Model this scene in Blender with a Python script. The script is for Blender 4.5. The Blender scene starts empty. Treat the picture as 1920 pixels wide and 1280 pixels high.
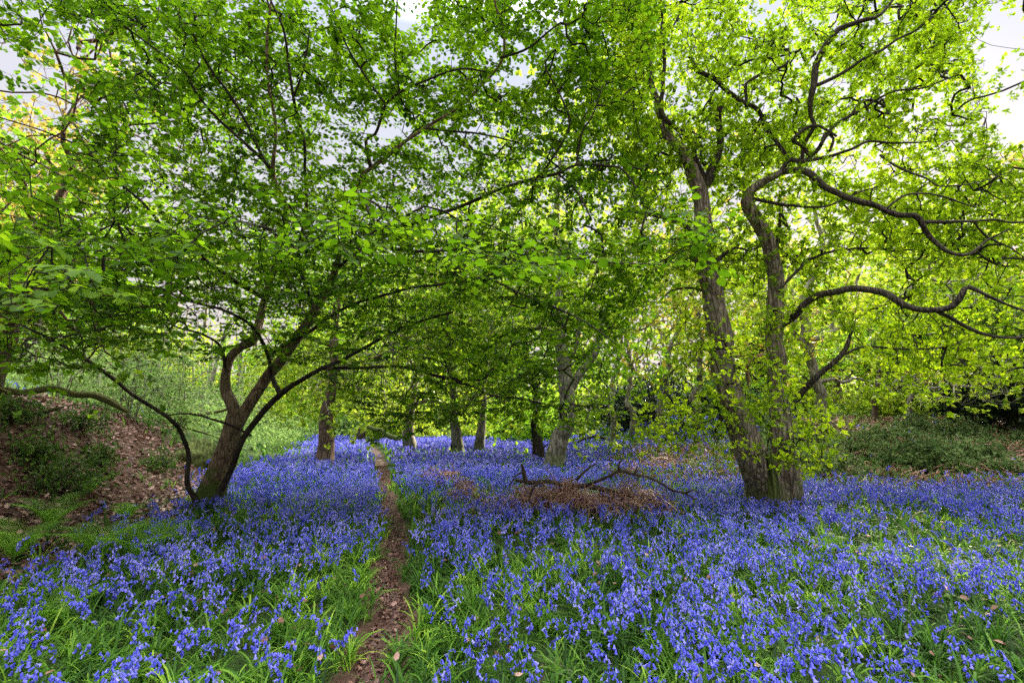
import bpy, math, random, time
import numpy as np
from mathutils import Vector, kdtree
T0 = time.time()
R = math.radians
rng = np.random.default_rng(7)
scene = bpy.context.scene
COL = scene.collection

# ------------------------------------------------------------------ camera
FPX = 880.0; EYE = 1.35; TILT = R(9.7)
cam_d = bpy.data.cameras.new('camera'); cam_d.sensor_width = 36; cam_d.lens = FPX/1920*36
cam_d.clip_start = 0.05; cam_d.clip_end = 2000
cam = bpy.data.objects.new('camera', cam_d); COL.objects.link(cam)
cam.location = (0, 0, EYE); cam.rotation_euler = (math.pi/2+TILT, 0, 0)
scene.camera = cam
CT, ST = math.cos(TILT), math.sin(TILT)

def P(px, py, t):
    """world point seen at photo pixel (px,py), t metres deep"""
    a = (px-960)/FPX; b = -(py-640)/FPX
    return np.array([a*t, t*(CT-b*ST), EYE+t*(ST+b*CT)])
def proj(p):
    y = p[..., 1]; z = p[..., 2]-EYE
    t = y*CT+z*ST; b = -y*ST+z*CT
    ts = np.where(t > 0.05, t, 0.05)
    return 960+FPX*p[..., 0]/ts, 640-FPX*b/ts, t

# ------------------------------------------------------------------ noise
def _h(ix, iy, iz):
    n = (ix.astype(np.int64)*374761393 + iy.astype(np.int64)*668265263 + iz.astype(np.int64)*2147483647) & 0xffffffff
    n = ((n ^ (n >> 13))*1274126177) & 0xffffffff
    n = (n ^ (n >> 16))
    return (n & 0xffff)/65535.0
def noise(x, y, z=None):
    x = np.asarray(x, float); y = np.asarray(y, float); z = np.zeros_like(x) if z is None else np.asarray(z, float)
    x, y, z = np.broadcast_arrays(x, y, z)
    fx, fy, fz = np.floor(x), np.floor(y), np.floor(z)
    tx, ty, tz = x-fx, y-fy, z-fz
    tx = tx*tx*(3-2*tx); ty = ty*ty*(3-2*ty); tz = tz*tz*(3-2*tz)
    r = 0
    for i in (0, 1):
        for j in (0, 1):
            for k in (0, 1):
                r = r+_h(fx+i, fy+j, fz+k)*(tx if i else 1-tx)*(ty if j else 1-ty)*(tz if k else 1-tz)
    return r*2-1
def sstep(a, b, x):
    t = np.clip((x-a)/(b-a), 0, 1); return t*t*(3-2*t)

# ------------------------------------------------------------------ terrain
PATH = np.array([(-1.05, 1.2, .15), (-.79, 2.2, .14), (-.76, 2.73, .135), (-.86, 3.3, .13), (-1.05, 4.5, .125), (-1.42, 6.1, .115), (-2.08, 8.4, .11), (-2.95, 11.3, .11), (-4.2, 15.6, .13), (-5.7, 20.5, .16), (-7.6, 26, .2), (-11, 34, .25)])
PATH = np.array([(-.90, 1.4, .13), (-.82, 2.2, .11), (-.785, 2.73, .09), (-.85, 3.3, .085), (-1.05, 4.4, .075), (-1.45, 6.1, .07), (-2.05, 8.2, .065), (-2.9, 11.0, .07), (-4.1, 15.3, .085), (-5.7, 20.5, .14), (-7.6, 26, .15), (-11, 34, .2)])
def path_x(y): return np.interp(y, PATH[:, 1], PATH[:, 0])+0.045*np.sin(y*2.3)+0.03*np.sin(y*5.1+1)
def path_w(y): return .86*np.interp(y, PATH[:, 1], PATH[:, 2])*(1+.25*noise(y*2.2, y*0+3))
def bank_d(x, y):
    xf = np.interp(y, [-5, 3, 5, 9, 14, 18, 26, 40, 80], [-4.3, -4.35, -4.6, -5.9, -7.7, -8.3, -11, -17, -30])
    return xf-x+0.35*noise(x*.3+5, y*.35)
def hgt(x, y):
    x = np.asarray(x, float); y = np.asarray(y, float)
    d = bank_d(x, y)
    w = 3.1+0.16*np.clip(y-8, 0, 30)
    top = np.interp(y, [0, 8, 14, 25, 60], [1.5, 1.75, 1.6, 1.3, 1.0])
    z = top*sstep(0, 1, d/w)+0.19*np.clip(d-w, 0, 60)
    z = z+0.10*noise(x*.5, y*.5)*sstep(-.5, 1.5, d)+.16*noise(x*1.1, y*1.1+9)*sstep(.3, 2, d)*.5
    z = z+sstep(10.5, 27, y-0.25*np.clip(x-4, -8, 8)+1)*sstep(2.5, 9, x)*1.35
    z = z+0.05*np.clip(y-36, 0, 200)
    z = z+0.035*noise(x*.8+3, y*.8)+0.018*noise(x*3, y*3)+.012*noise(x*9, y*9)*np.exp(-y/9)
    z = z+.10*noise(x*.22, y*.22+4)*sstep(4, 12, y)
    z = z+(.17*noise(x*.9+1, y*.9)+.07*noise(x*2.3, y*2.3+5))*sstep(.46, .58, x/np.maximum(y, 1))*sstep(9.5, 12, y)*(1-sstep(45, 60, y))
    p = np.abs(x-path_x(y))
    return z-0.05*np.exp(-(p/.22)**2)
def ground_hit(px, py, tmax=120, cover=0.0):
    """where the sight line through a pixel meets the floor (or the top of the flowers, cover m high)"""
    ts = np.concatenate([np.arange(1.5, 30, .02), np.arange(30, tmax, .2)])
    a = (px-960)/FPX; b = -(py-640)/FPX
    X = a*ts; Y = ts*(CT-b*ST); Z = EYE+ts*(ST+b*CT)
    k = np.nonzero(Z < hgt(X, Y)+cover)[0]
    k = k[0] if len(k) else len(ts)-1
    return np.array([X[k], Y[k], float(hgt(X[k], Y[k]))]), ts[k]

# ------------------------------------------------------------------ mesh helpers
def tag(o, label=None, cat=None, group=None, kind=None):
    if label: o['label'] = label
    if cat: o['category'] = cat
    if group: o['group'] = group
    if kind: o['kind'] = kind
    return o
def empty(name, loc, label, cat, group=None):
    o = bpy.data.objects.new(name, None); COL.objects.link(o); o.location = [float(v) for v in loc]
    o.empty_display_size = .1
    return tag(o, label, cat, group)
class Geo:
    def __init__(s): s.V = []; s.F = []; s.n = 0
    def add(s, V, F, val=None, mi=0):
        """V (n,3), F (m,k) indices, val per-face float, mi material index"""
        V = np.asarray(V, np.float32).reshape(-1, 3); F = np.asarray(F, np.int64)
        v = np.full(len(F), .5, np.float32) if val is None else np.broadcast_to(np.asarray(val, np.float32), (len(F),))
        m = np.broadcast_to(np.asarray(mi, np.int32), (len(F),))
        s.V.append(V); s.F.append((F+s.n, v, m)); s.n += len(V)
    def build(s, name, mats, parent=None, origin=None, smooth=True):
        me = bpy.data.meshes.new(name)
        V = np.concatenate(s.V) if s.V else np.zeros((0, 3), np.float32)
        if origin is not None: V = V-np.asarray(origin, np.float32)
        me.vertices.add(len(V)); me.vertices.foreach_set('co', V.astype(np.float32).ravel())
        loops = []; starts = []; val = []; mi = []; c = 0
        for F, v, m in s.F:
            n, k = F.shape
            loops.append(F.ravel()); starts.append(c+np.arange(n)*k); c += n*k; val.append(v); mi.append(m)
        loops = np.concatenate(loops); starts = np.concatenate(starts)
        me.loops.add(len(loops)); me.loops.foreach_set('vertex_index', loops.astype(np.int32))
        me.polygons.add(len(starts)); me.polygons.foreach_set('loop_start', starts.astype(np.int32))
        for m in (mats if isinstance(mats, (list, tuple)) else [mats]): me.materials.append(m)
        me.polygons.foreach_set('material_index', np.concatenate(mi).astype(np.int32))
        at = me.attributes.new('val', 'FLOAT', 'FACE'); at.data.foreach_set('value', np.concatenate(val).astype(np.float32))
        me.update(calc_edges=True)
        me.polygons.foreach_set('use_smooth', np.full(len(starts), smooth))
        o = bpy.data.objects.new(name, me); COL.objects.link(o)
        if parent is not None: o.parent = parent
        elif origin is not None: o.location = [float(q) for q in origin]
        return o
def unit(a): return a/np.maximum(np.linalg.norm(a, axis=-1, keepdims=True), 1e-9)
def scatter(g, tv, tf, O, X, Y, Z, val, mi=0, tval=None):
    """copies of template (tv verts, list of face arrays) at frames O,X,Y,Z (scale in the axes)"""
    N = len(O)
    if N == 0: return
    V = O[:, None, :]+tv[None, :, 0:1]*X[:, None, :]+tv[None, :, 1:2]*Y[:, None, :]+tv[None, :, 2:3]*Z[:, None, :]
    nv = len(tv); base = g.n
    first = True
    for j, F in enumerate(tf):
        FF = (F[None]+(np.arange(N)*nv)[:, None, None]).reshape(-1, F.shape[1])
        vv = np.repeat(np.asarray(val, np.float32), len(F))
        m = mi[j] if isinstance(mi, (list, tuple)) else mi
        if first:
            g.add(V.reshape(-1, 3), FF, vv, m); first = False
        else:
            g.F.append((FF+base, vv, np.full(len(FF), m, np.int32)))
def zframes(N, rz, sc, tilt=None):
    """upright frames rotated about z, leaning a little"""
    X = np.stack([np.cos(rz), np.sin(rz), np.zeros(N)], 1); Z = np.tile([0., 0, 1], (N, 1))
    if tilt is not None: Z = unit(Z+tilt)
    Y = unit(np.cross(Z, X)); X = np.cross(Y, Z)
    s = np.asarray(sc)[:, None]
    return X*s, Y*s, Z*s
# leaf templates: y along the leaf, x across, z up
LEAF_V = np.array([(0, 0, 0), (-.36, .28, .07), (-.34, .68, .04), (0, 1, -.10), (.34, .68, .04), (.36, .28, .07), (0, .5, 0)], float)
LEAF_F = [np.array([(0, 6, 2, 1), (6, 3, 2, 2)])[:1], np.array([(6, 3, 2), (0, 5, 4), (0, 4, 6), (6, 4, 3)])]
OAK_V = np.array([(0, 0, 0), (-.13, .35, .04), (-.32, .72, .05), (0, 1, -.06), (.32, .72, .05), (.13, .35, .04)], float)
OAK_F = [np.array([(0, 3, 2, 1), (0, 5, 4, 3)])]
QUAD_V = np.array([(0, 0, 0), (-.42, .5, .06), (0, 1, -.04), (.42, .5, .06)], float)
QUAD_F = [np.array([(0, 3, 2, 1)])]

def frames_from(pts):
    n = len(pts); t = np.zeros((n, 3)); t[1:-1] = pts[2:]-pts[:-2]; t[0] = pts[1]-pts[0]; t[-1] = pts[-1]-pts[-2]
    t = unit(t); a = np.zeros((n, 3)); ref = np.array([1., .1, .05])
    if abs(t[0]@unit(ref)) > .9: ref = np.array([0, 0, 1.])
    v = unit(ref-(ref@t[0])*t[0])
    for i in range(n):
        v = v-(v@t[i])*t[i]; v = v/max(np.linalg.norm(v), 1e-6); a[i] = v
    return t, a, np.cross(t, a)
def tube(g, pts, rad, k=8, rough=0.0, seed=0, val=.5, cap=True, fscale=1.0, mi=0):
    pts = np.asarray(pts, float); n = len(pts); rad = np.asarray(rad, float)
    t, a, b = frames_from(pts)
    th = np.arange(k)/k*2*math.pi
    ring = a[:, None, :]*np.cos(th)[None, :, None]+b[:, None, :]*np.sin(th)[None, :, None]
    rr = np.repeat(rad[:, None], k, 1)
    if rough > 0:
        c = np.cos(th)[None]*2.2; s = np.sin(th)[None]*2.2
        L = np.concatenate([[0], np.cumsum(np.linalg.norm(np.diff(pts, axis=0), axis=1))])[:, None]
        nz = noise(c*fscale+seed*7.1, s*fscale, L*1.1)+.5*noise(c*2.3*fscale+seed, s*2.3*fscale+5, L*2.7)
        ridg = noise(c*4+seed, s*4, L*.9)
        rr = rr*(1+rough*(nz+.35*ridg))
    V = pts[:, None, :]+ring*rr[..., None]
    V = V.reshape(-1, 3)
    i = np.arange(n-1)[:, None]*k; j = np.arange(k)[None]; j2 = (j+1) % k
    F = np.stack([i+j, i+j2, i+k+j2, i+k+j], -1).reshape(-1, 4)
    if cap:
        V = np.concatenate([V, pts[-1:]+t[-1:]*rad[-1]*.3])
        top = (n-1)*k+np.arange(k)
        T = np.stack([top, np.roll(top, -1), np.full(k, n*k)], 1)
        b0 = g.n
        g.add(V, F, val, mi); g.F.append((T+b0, np.full(k, val, np.float32), np.full(k, mi, np.int32)))
    else: g.add(V, F, val, mi)
def frusta(g, p0, p1, r0, r1, k=3, val=.5, mi=0):
    N = len(p0)
    if N == 0: return
    t = unit(p1-p0); ref = np.where(np.abs(t[:, 2:3]) > .9, np.array([[1., 0, 0]]), np.array([[0, 0, 1.]]))
    a = unit(np.cross(t, ref)); b = np.cross(t, a)
    th = np.arange(k)/k*2*math.pi
    ring = a[:, None, :]*np.cos(th)[None, :, None]+b[:, None, :]*np.sin(th)[None, :, None]
    V = np.concatenate([p0[:, None]+ring*r0[:, None, None], p1[:, None]+ring*r1[:, None, None]], 1).reshape(-1, 3)
    j = np.arange(k); j2 = (j+1) % k
    F = np.stack([j, j2, k+j2, k+j], 1)
    F = (F[None]+(np.arange(N)*2*k)[:, None, None]).reshape(-1, 4)
    g.add(V, F, val, mi)
def spline(pts, step=.08, gnarl=0, rs=0, fg=2.0):
    """Catmull-Rom through control points; each row x,y,z,r"""
    c = np.asarray(pts, float)
    c = np.concatenate([2*c[:1]-c[1:2], c, 2*c[-1:]-c[-2:-1]])
    out = []
    for i in range(1, len(c)-2):
        n = max(2, int(np.linalg.norm(c[i+1, :3]-c[i, :3])/step))
        t = np.linspace(0, 1, n, endpoint=False)[:, None]
        p0, p1, p2, p3 = c[i-1], c[i], c[i+1], c[i+2]
        out.append(.5*((2*p1)+(-p0+p2)*t+(2*p0-5*p1+4*p2-p3)*t**2+(-p0+3*p1-3*p2+p3)*t**3))
    out.append(c[-2:-1]); o = np.concatenate(out); o[:, 3] = np.maximum(o[:, 3], c[:, 3].min()*.6)
    if gnarl:
        L = np.concatenate([[0], np.cumsum(np.linalg.norm(np.diff(o[:, :3], axis=0), axis=1))])
        w = np.minimum(1, L/.6)
        for q in range(3): o[:, q] += gnarl*w*(noise(L*fg, L*0+rs*3.3+q*11)+.4*noise(L*fg*2.3, L*0+rs+q*7+40))
    return o

# ------------------------------------------------------------------ materials
def nodes_of(name):
    m = bpy.data.materials.new(name); m.use_nodes = True; nt = m.node_tree; nt.nodes.clear()
    return m, nt, nt.nodes.new('ShaderNodeOutputMaterial')
def ramp(nt, stops, fac=None):
    r = nt.nodes.new('ShaderNodeValToRGB'); e = r.color_ramp.elements
    while len(e) < len(stops): e.new(.5)
    for i, (p, c) in enumerate(stops): e[i].position = p; e[i].color = (*c, 1)
    if fac is not None: nt.links.new(fac, r.inputs[0])
    return r
def leaf_mat(name, stops, trans=1.6, mix=.5, gloss=.25, rough=.45, tint=(1, 1, 1)):
    m, nt, out = nodes_of(name); L = nt.links
    at = nt.nodes.new('ShaderNodeAttribute'); at.attribute_name = 'val'
    r = ramp(nt, stops, at.outputs['Fac'])
    pr = nt.nodes.new('ShaderNodeBsdfPrincipled'); pr.inputs['Roughness'].default_value = rough
    pr.inputs['Specular IOR Level'].default_value = gloss
    L.new(r.outputs[0], pr.inputs['Base Color'])
    tr = nt.nodes.new('ShaderNodeBsdfTranslucent')
    mm = nt.nodes.new('ShaderNodeVectorMath'); mm.operation = 'MULTIPLY'; mm.inputs[1].default_value = tuple(trans*t for t in tint)
    L.new(r.outputs[0], mm.inputs[0]); L.new(mm.outputs[0], tr.inputs[0])
    mx = nt.nodes.new('ShaderNodeMixShader'); mx.inputs[0].default_value = mix
    L.new(pr.outputs[0], mx.inputs[1]); L.new(tr.outputs[0], mx.inputs[2]); L.new(mx.outputs[0], out.inputs[0])
    return m
def bark_mat(name, dark, mid, light, scale=1.0, moss=0.0, moss_h=1.0, bump=.6, mosscol=(.07, .10, .02)):
    m, nt, out = nodes_of(name); L = nt.links; N = nt.nodes.new
    tc = N('ShaderNodeTexCoord')
    mp = N('ShaderNodeMapping'); mp.inputs['Scale'].default_value = (14*scale, 14*scale, 2.4*scale); L.new(tc.outputs['Object'], mp.inputs[0])
    n1 = N('ShaderNodeTexNoise'); n1.inputs['Scale'].default_value = 1.5; n1.inputs['Detail'].default_value = 8; n1.inputs['Roughness'].default_value = .65; L.new(mp.outputs[0], n1.inputs['Vector'])
    v = N('ShaderNodeTexVoronoi'); v.feature = 'DISTANCE_TO_EDGE'; v.inputs['Scale'].default_value = 1.6
    L.new(mp.outputs[0], v.inputs['Vector'])
    n2 = N('ShaderNodeTexNoise'); n2.inputs['Scale'].default_value = 1.7*scale; n2.inputs['Detail'].default_value = 5; L.new(tc.outputs['Object'], n2.inputs['Vector'])
    r = ramp(nt, [(.28, dark), (.5, mid), (.74, light)], n1.outputs[0])
    r2 = ramp(nt, [(0, (.18, .16, .15)), (.16, (1, 1, 1))], v.outputs['Distance'])
    mu = N('ShaderNodeMix'); mu.data_type = 'RGBA'; mu.blend_type = 'MULTIPLY'; mu.inputs[0].default_value = .85
    L.new(r.outputs[0], mu.inputs[6]); L.new(r2.outputs[0], mu.inputs[7])
    col = mu.outputs[2]
    # large patches of algae / lichen
    r3 = ramp(nt, [(.45, (0, 0, 0)), (.7, (1, 1, 1))], n2.outputs[0])
    m2 = N('ShaderNodeMix'); m2.data_type = 'RGBA'; m2.inputs[7].default_value = (*[.6*a+.4*b for a, b in zip(light, (.16, .19, .10))], 1)
    sc = N('ShaderNodeMath'); sc.operation = 'MULTIPLY'; sc.inputs[1].default_value = .45; L.new(r3.outputs[0], sc.inputs[0])
    L.new(sc.outputs[0], m2.inputs[0]); L.new(col, m2.inputs[6]); col = m2.outputs[2]
    if moss > 0:
        sp = N('ShaderNodeSeparateXYZ'); L.new(tc.outputs['Object'], sp.inputs[0])
        mr = N('ShaderNodeMapRange'); mr.inputs[1].default_value = moss_h; mr.inputs[2].default_value = 0; mr.inputs[3].default_value = -.35; mr.inputs[4].default_value = .45; mr.clamp = True
        L.new(sp.outputs[2], mr.inputs[0])
        n3 = N('ShaderNodeTexNoise'); n3.inputs['Scale'].default_value = 5; n3.inputs['Detail'].default_value = 6; L.new(tc.outputs['Object'], n3.inputs['Vector'])
        ad = N('ShaderNodeMath'); ad.operation = 'ADD'; L.new(mr.outputs[0], ad.inputs[0]); L.new(n3.outputs[0], ad.inputs[1])
        rm = ramp(nt, [(.55, (0, 0, 0)), (.68, (moss, moss, moss))], ad.outputs[0])
        m3 = N('ShaderNodeMix'); m3.data_type = 'RGBA'; m3.inputs[7].default_value = (*mosscol, 1)
        L.new(rm.outputs[0], m3.inputs[0]); L.new(col, m3.inputs[6]); col = m3.outputs[2]
    pr = N('ShaderNodeBsdfPrincipled'); pr.inputs['Roughness'].default_value = .9; pr.inputs['Specular IOR Level'].default_value = .2
    L.new(col, pr.inputs['Base Color'])
    ht = N('ShaderNodeMath'); ht.operation = 'ADD'; L.new(n1.outputs[0], ht.inputs[0])
    vs = N('ShaderNodeMath'); vs.operation = 'MINIMUM'; vs.inputs[1].default_value = .25; L.new(v.outputs['Distance'], vs.inputs[0]); 
    vs2 = N('ShaderNodeMath'); vs2.operation = 'MULTIPLY'; vs2.inputs[1].default_value = 2.5; L.new(vs.outputs[0], vs2.inputs[0]); L.new(vs2.outputs[0], ht.inputs[1])
    bp = N('ShaderNodeBump'); bp.inputs['Strength'].default_value = bump; bp.inputs['Distance'].default_value = .03
    L.new(ht.outputs[0], bp.inputs['Height']); L.new(bp.outputs[0], pr.inputs['Normal'])
    L.new(pr.outputs[0], out.inputs[0])
    return m
def ground_mat():
    m, nt, out = nodes_of('woodland_floor'); L = nt.links; N = nt.nodes.new
    tc = N('ShaderNodeTexCoord')
    n1 = N('ShaderNodeTexNoise'); n1.inputs['Scale'].default_value = 9; n1.inputs['Detail'].default_value = 10; n1.inputs['Roughness'].default_value = .7; L.new(tc.outputs['Object'], n1.inputs['Vector'])
    n2 = N('ShaderNodeTexNoise'); n2.inputs['Scale'].default_value = .5; n2.inputs['Detail'].default_value = 5; L.new(tc.outputs['Object'], n2.inputs['Vector'])
    soil = ramp(nt, [(.3, (.030, .018, .012)), (.5, (.085, .048, .034)), (.72, (.17, .105, .08))], n1.outputs[0])
    grn = ramp(nt, [(.3, (.010, .020, .006)), (.55, (.03, .055, .012)), (.75, (.06, .10, .02))], n1.outputs[0])
    at = N('ShaderNodeAttribute'); at.attribute_name = 'green'
    ad = N('ShaderNodeMath'); ad.operation = 'ADD'; L.new(at.outputs['Fac'], ad.inputs[0]); L.new(n2.outputs[0], ad.inputs[1])
    f = N('ShaderNodeMapRange'); f.inputs[1].default_value = .75; f.inputs[2].default_value = 1.15; L.new(ad.outputs[0], f.inputs[0])
    mx = N('ShaderNodeMix'); mx.data_type = 'RGBA'; L.new(f.outputs[0], mx.inputs[0]); L.new(soil.outputs[0], mx.inputs[6]); L.new(grn.outputs[0], mx.inputs[7])
    pr = N('ShaderNodeBsdfPrincipled'); pr.inputs['Roughness'].default_value = .95; pr.inputs['Specular IOR Level'].default_value = .15
    L.new(mx.outputs[2], pr.inputs['Base Color'])
    bp = N('ShaderNodeBump'); bp.inputs['Strength'].default_value = .8; bp.inputs['Distance'].default_value = .04
    L.new(n1.outputs[0], bp.inputs['Height']); L.new(bp.outputs[0], pr.inputs['Normal']); L.new(pr.outputs[0], out.inputs[0])
    return m

M = {}
M['hazel_leaf'] = leaf_mat('hazel_leaf', [(0, (.014, .042, .002)), (.5, (.068, .155, .003)), (1, (.19, .32, .006))], trans=1.85, mix=.5, gloss=.12, rough=.55)
M['oak_leaf'] = leaf_mat('oak_leaf', [(0, (.06, .11, .004)), (.5, (.17, .28, .006)), (1, (.35, .45, .010))], trans=1.9, mix=.55, gloss=.12, rough=.55)
M['far_leaf'] = leaf_mat('far_leaf', [(0, (.10, .17, .012)), (.5, (.22, .31, .02)), (1, (.38, .42, .03))], trans=1.8, mix=.55)
M['gold_leaf'] = leaf_mat('gold_leaf', [(0, (.14, .16, .02)), (.5, (.30, .26, .04)), (1, (.42, .30, .07))], trans=1.7, mix=.55)
M['mid_leaf'] = leaf_mat('mid_leaf', [(0, (.06, .15, .008)), (.5, (.15, .28, .012)), (1, (.26, .38, .02))], trans=1.9, mix=.55)
M['holly_leaf'] = leaf_mat('holly_leaf', [(0, (.008, .02, .010)), (.6, (.02, .045, .02)), (1, (.045, .08, .03))], trans=1.2, mix=.15, gloss=.5, rough=.3)
M['shrub_leaf'] = leaf_mat('shrub_leaf', [(0, (.025, .06, .010)), (.5, (.065, .13, .018)), (1, (.13, .21, .03))], trans=1.7, mix=.45)
M['bramble_leaf'] = leaf_mat('bramble_leaf', [(0, (.025, .055, .018)), (.5, (.085, .14, .04)), (1, (.19, .25, .085))], trans=1.5, mix=.4, gloss=.12, rough=.7)
M['fern_leaf'] = leaf_mat('fern_leaf', [(0, (.06, .16, .012)), (.5, (.12, .27, .02)), (1, (.2, .38, .03))], trans=1.8, mix=.5)
M['blade'] = leaf_mat('blade', [(0, (.012, .042, .007)), (.5, (.062, .16, .015)), (.85, (.17, .34, .03)), (1, (.32, .48, .05))], trans=1.7, mix=.42, gloss=.2, rough=.6)
M['scrub_leaf'] = leaf_mat('scrub_leaf', [(0, (.06, .12, .025)), (.5, (.15, .25, .06)), (1, (.28, .38, .12))], trans=1.6, mix=.45, gloss=.15, rough=.7)
M['stem'] = leaf_mat('stem', [(0, (.06, .14, .03)), (1, (.14, .26, .05))], trans=1.4, mix=.3)
M['petal'] = leaf_mat('petal', [(0, (.08, .09, .57)), (.5, (.165, .175, .81)), (1, (.43, .40, .95))], trans=1.1, mix=.4, gloss=.2)
M['litter'] = leaf_mat('litter', [(0, (.06, .026, .018)), (.5, (.21, .105, .078)), (1, (.46, .29, .23))], trans=1.0, mix=.12)
M['dead'] = leaf_mat('dead', [(0, (.12, .055, .035)), (.5, (.34, .18, .125)), (1, (.58, .39, .30))], trans=1.0, mix=.15)
M['straw'] = leaf_mat('straw', [(0, (.25, .18, .10)), (1, (.55, .45, .3))], trans=1.0, mix=.1)
M['hazel_bark'] = bark_mat('hazel_bark', (.05, .034, .022), (.21, .15, .10), (.40, .30, .21), 1.0, 1.0, 1.3)
M['dark_bark'] = bark_mat('dark_bark', (.015, .012, .010), (.045, .034, .028), (.10, .08, .065), 1.6, .8, .5)
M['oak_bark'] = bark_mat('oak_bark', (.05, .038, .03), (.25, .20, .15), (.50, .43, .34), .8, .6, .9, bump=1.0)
M['grey_bark'] = bark_mat('grey_bark', (.09, .08, .07), (.27, .24, .20), (.46, .43, .36), .7, .5, 1.5)
M['red_bark'] = bark_mat('red_bark', (.05, .032, .024), (.17, .11, .085), (.30, .21, .17), .9, .4, .6)
M['twig'] = bark_mat('twig', (.014, .011, .008), (.03, .022, .016), (.06, .045, .03), 2.0)
M['log_bark'] = bark_mat('log_bark', (.05, .035, .02), (.15, .105, .065), (.28, .21, .14), 1.0, .8, 9, mosscol=(.10, .11, .03))
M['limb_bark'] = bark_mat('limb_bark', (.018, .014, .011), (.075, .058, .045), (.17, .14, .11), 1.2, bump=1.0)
M['dead_wood'] = bark_mat('dead_wood', (.02, .015, .012), (.07, .048, .036), (.17, .125, .10), 1.6)
M['moss'] = bark_mat('moss', (.03, .045, .010), (.10, .13, .03), (.22, .24, .07), .5)
M['ground'] = ground_mat()

# ------------------------------------------------------------------ terrain sheets
def ground_sheet():
    ys = np.concatenate([np.linspace(-6, 0, 20)[:-1], np.linspace(0, 14, 220)[:-1], np.linspace(14, 40, 160)[:-1], np.geomspace(40, 600, 50)])
    xs = np.concatenate([-np.geomspace(400, 25, 30)[:-1], np.linspace(-25, -12, 60)[:-1], np.linspace(-12, 12, 260)[:-1], np.linspace(12, 25, 50)[:-1], np.geomspace(25, 400, 30)])
    X, Y = np.meshgrid(xs, ys); Z = hgt(X, Y)
    Z = np.where(Y > 150, np.minimum(Z, 6+0*Z)+0, np.minimum(Z, 16))
    V = np.stack([X, Y, Z], -1).reshape(-1, 3); nx = len(xs); ny = len(ys)
    i = np.arange(ny-1)[:, None]*nx; j = np.arange(nx-1)[None]
    F = np.stack([i+j, i+j+1, i+nx+j+1, i+nx+j], -1).reshape(-1, 4)
    g = Geo(); g.add(V, F); o = g.build('ground', M['ground'])
    at = o.data.attributes.new('green', 'FLOAT', 'POINT')
    x, y = V[:, 0], V[:, 1]
    d = bank_d(x, y)
    gr = 1-sstep(-.2, .8, d)*(1-sstep(10, 16, y))*(1-sstep(4.5, 8, d))
    gr = gr*sstep(.12, .3, np.abs(x-path_x(y)))
    at.data.foreach_set('value', gr.astype(np.float32))
    tag(o, kind='structure')
    # trodden path
    yy = np.linspace(1.0, 26, 700); xx = path_x(yy); w = path_w(yy)*1.15
    ks = np.linspace(-1, 1, 9)
    X = xx[:, None]+w[:, None]*ks[None]*(1+.12*noise(yy[:, None]*6, ks[None]*.6+9)); Y = np.repeat(yy[:, None], 9, 1)
    Z = hgt(X, Y)+.006+.010*(1-ks[None]**2)+.008*noise(X*14, Y*14)*(1-ks[None]**2)-.02*(np.abs(ks[None]) > .99)
    V = np.stack([X, Y, Z], -1).reshape(-1, 3); i = np.arange(699)[:, None]*9; j = np.arange(8)[None]
    F = np.stack([i+j, i+j+1, i+9+j+1, i+9+j], -1).reshape(-1, 4)
    g = Geo(); g.add(V, F)
    m, nt, out = nodes_of('trodden_earth'); tc = nt.nodes.new('ShaderNodeTexCoord')
    n1 = nt.nodes.new('ShaderNodeTexNoise'); n1.inputs['Scale'].default_value = 30; n1.inputs['Detail'].default_value = 8; nt.links.new(tc.outputs['Object'], n1.inputs['Vector'])
    r = ramp(nt, [(.3, (.028, .015, .012)), (.5, (.075, .043, .033)), (.7, (.15, .09, .07))], n1.outputs[0])
    pr = nt.nodes.new('ShaderNodeBsdfPrincipled'); pr.inputs['Roughness'].default_value = .95; nt.links.new(r.outputs[0], pr.inputs['Base Color'])
    bp = nt.nodes.new('ShaderNodeBump'); bp.inputs['Distance'].default_value = .015; nt.links.new(n1.outputs[0], bp.inputs['Height']); nt.links.new(bp.outputs[0], pr.inputs['Normal'])
    nt.links.new(pr.outputs[0], out.inputs[0])
    tag(g.build('path', m), kind='structure')
ground_sheet()

# ------------------------------------------------------------------ tree machinery
def grow(base, att, seg=.22, gnarl=.10, droop=0.0, rs=0):
    """grow twigs from the limb nodes (base, n x 3) out to each point of att"""
    r_ = np.random.default_rng(rs+100)
    pos = [tuple(p) for p in base]; par = [-1]*len(base)
    nb = len(base)
    kd = kdtree.KDTree(nb)
    for i, p in enumerate(base): kd.insert(p, i)
    kd.balance()
    dist = np.array([kd.find(a)[2] for a in att]); order = np.argsort(dist)
    last = nb; tips = np.zeros(len(att), int); tdir = np.zeros((len(att), 3))
    for q in order:
        if len(pos) > last*1.06+40:
            kd = kdtree.KDTree(len(pos))
            for i, p in enumerate(pos): kd.insert(p, i)
            kd.balance(); last = len(pos)
        a = att[q]; co, idx, d = kd.find(a)
        s = np.array(pos[idx]); n = max(1, int(math.ceil(d/seg)))
        off = r_.normal(size=3)*gnarl*d; off2 = r_.normal(size=3)*gnarl*d*.5
        pi = idx
        for k in range(1, n+1):
            u = k/n; p = s+(a-s)*u+off*math.sin(math.pi*u)+off2*math.sin(2*math.pi*u)
            p[2] += droop*d*math.sin(math.pi*u)
            pos.append(tuple(p)); par.append(pi); pi = len(pos)-1
        tips[q] = pi; tdir[q] = (a-s)/max(d, 1e-6)
    pos = np.array(pos); par = np.array(par)
    cnt = np.zeros(len(pos)); cnt[tips] = 1
    for i in range(len(pos)-1, nb-1, -1): cnt[par[i]] += cnt[i]
    return pos, par, cnt, nb, tips, tdir
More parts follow.
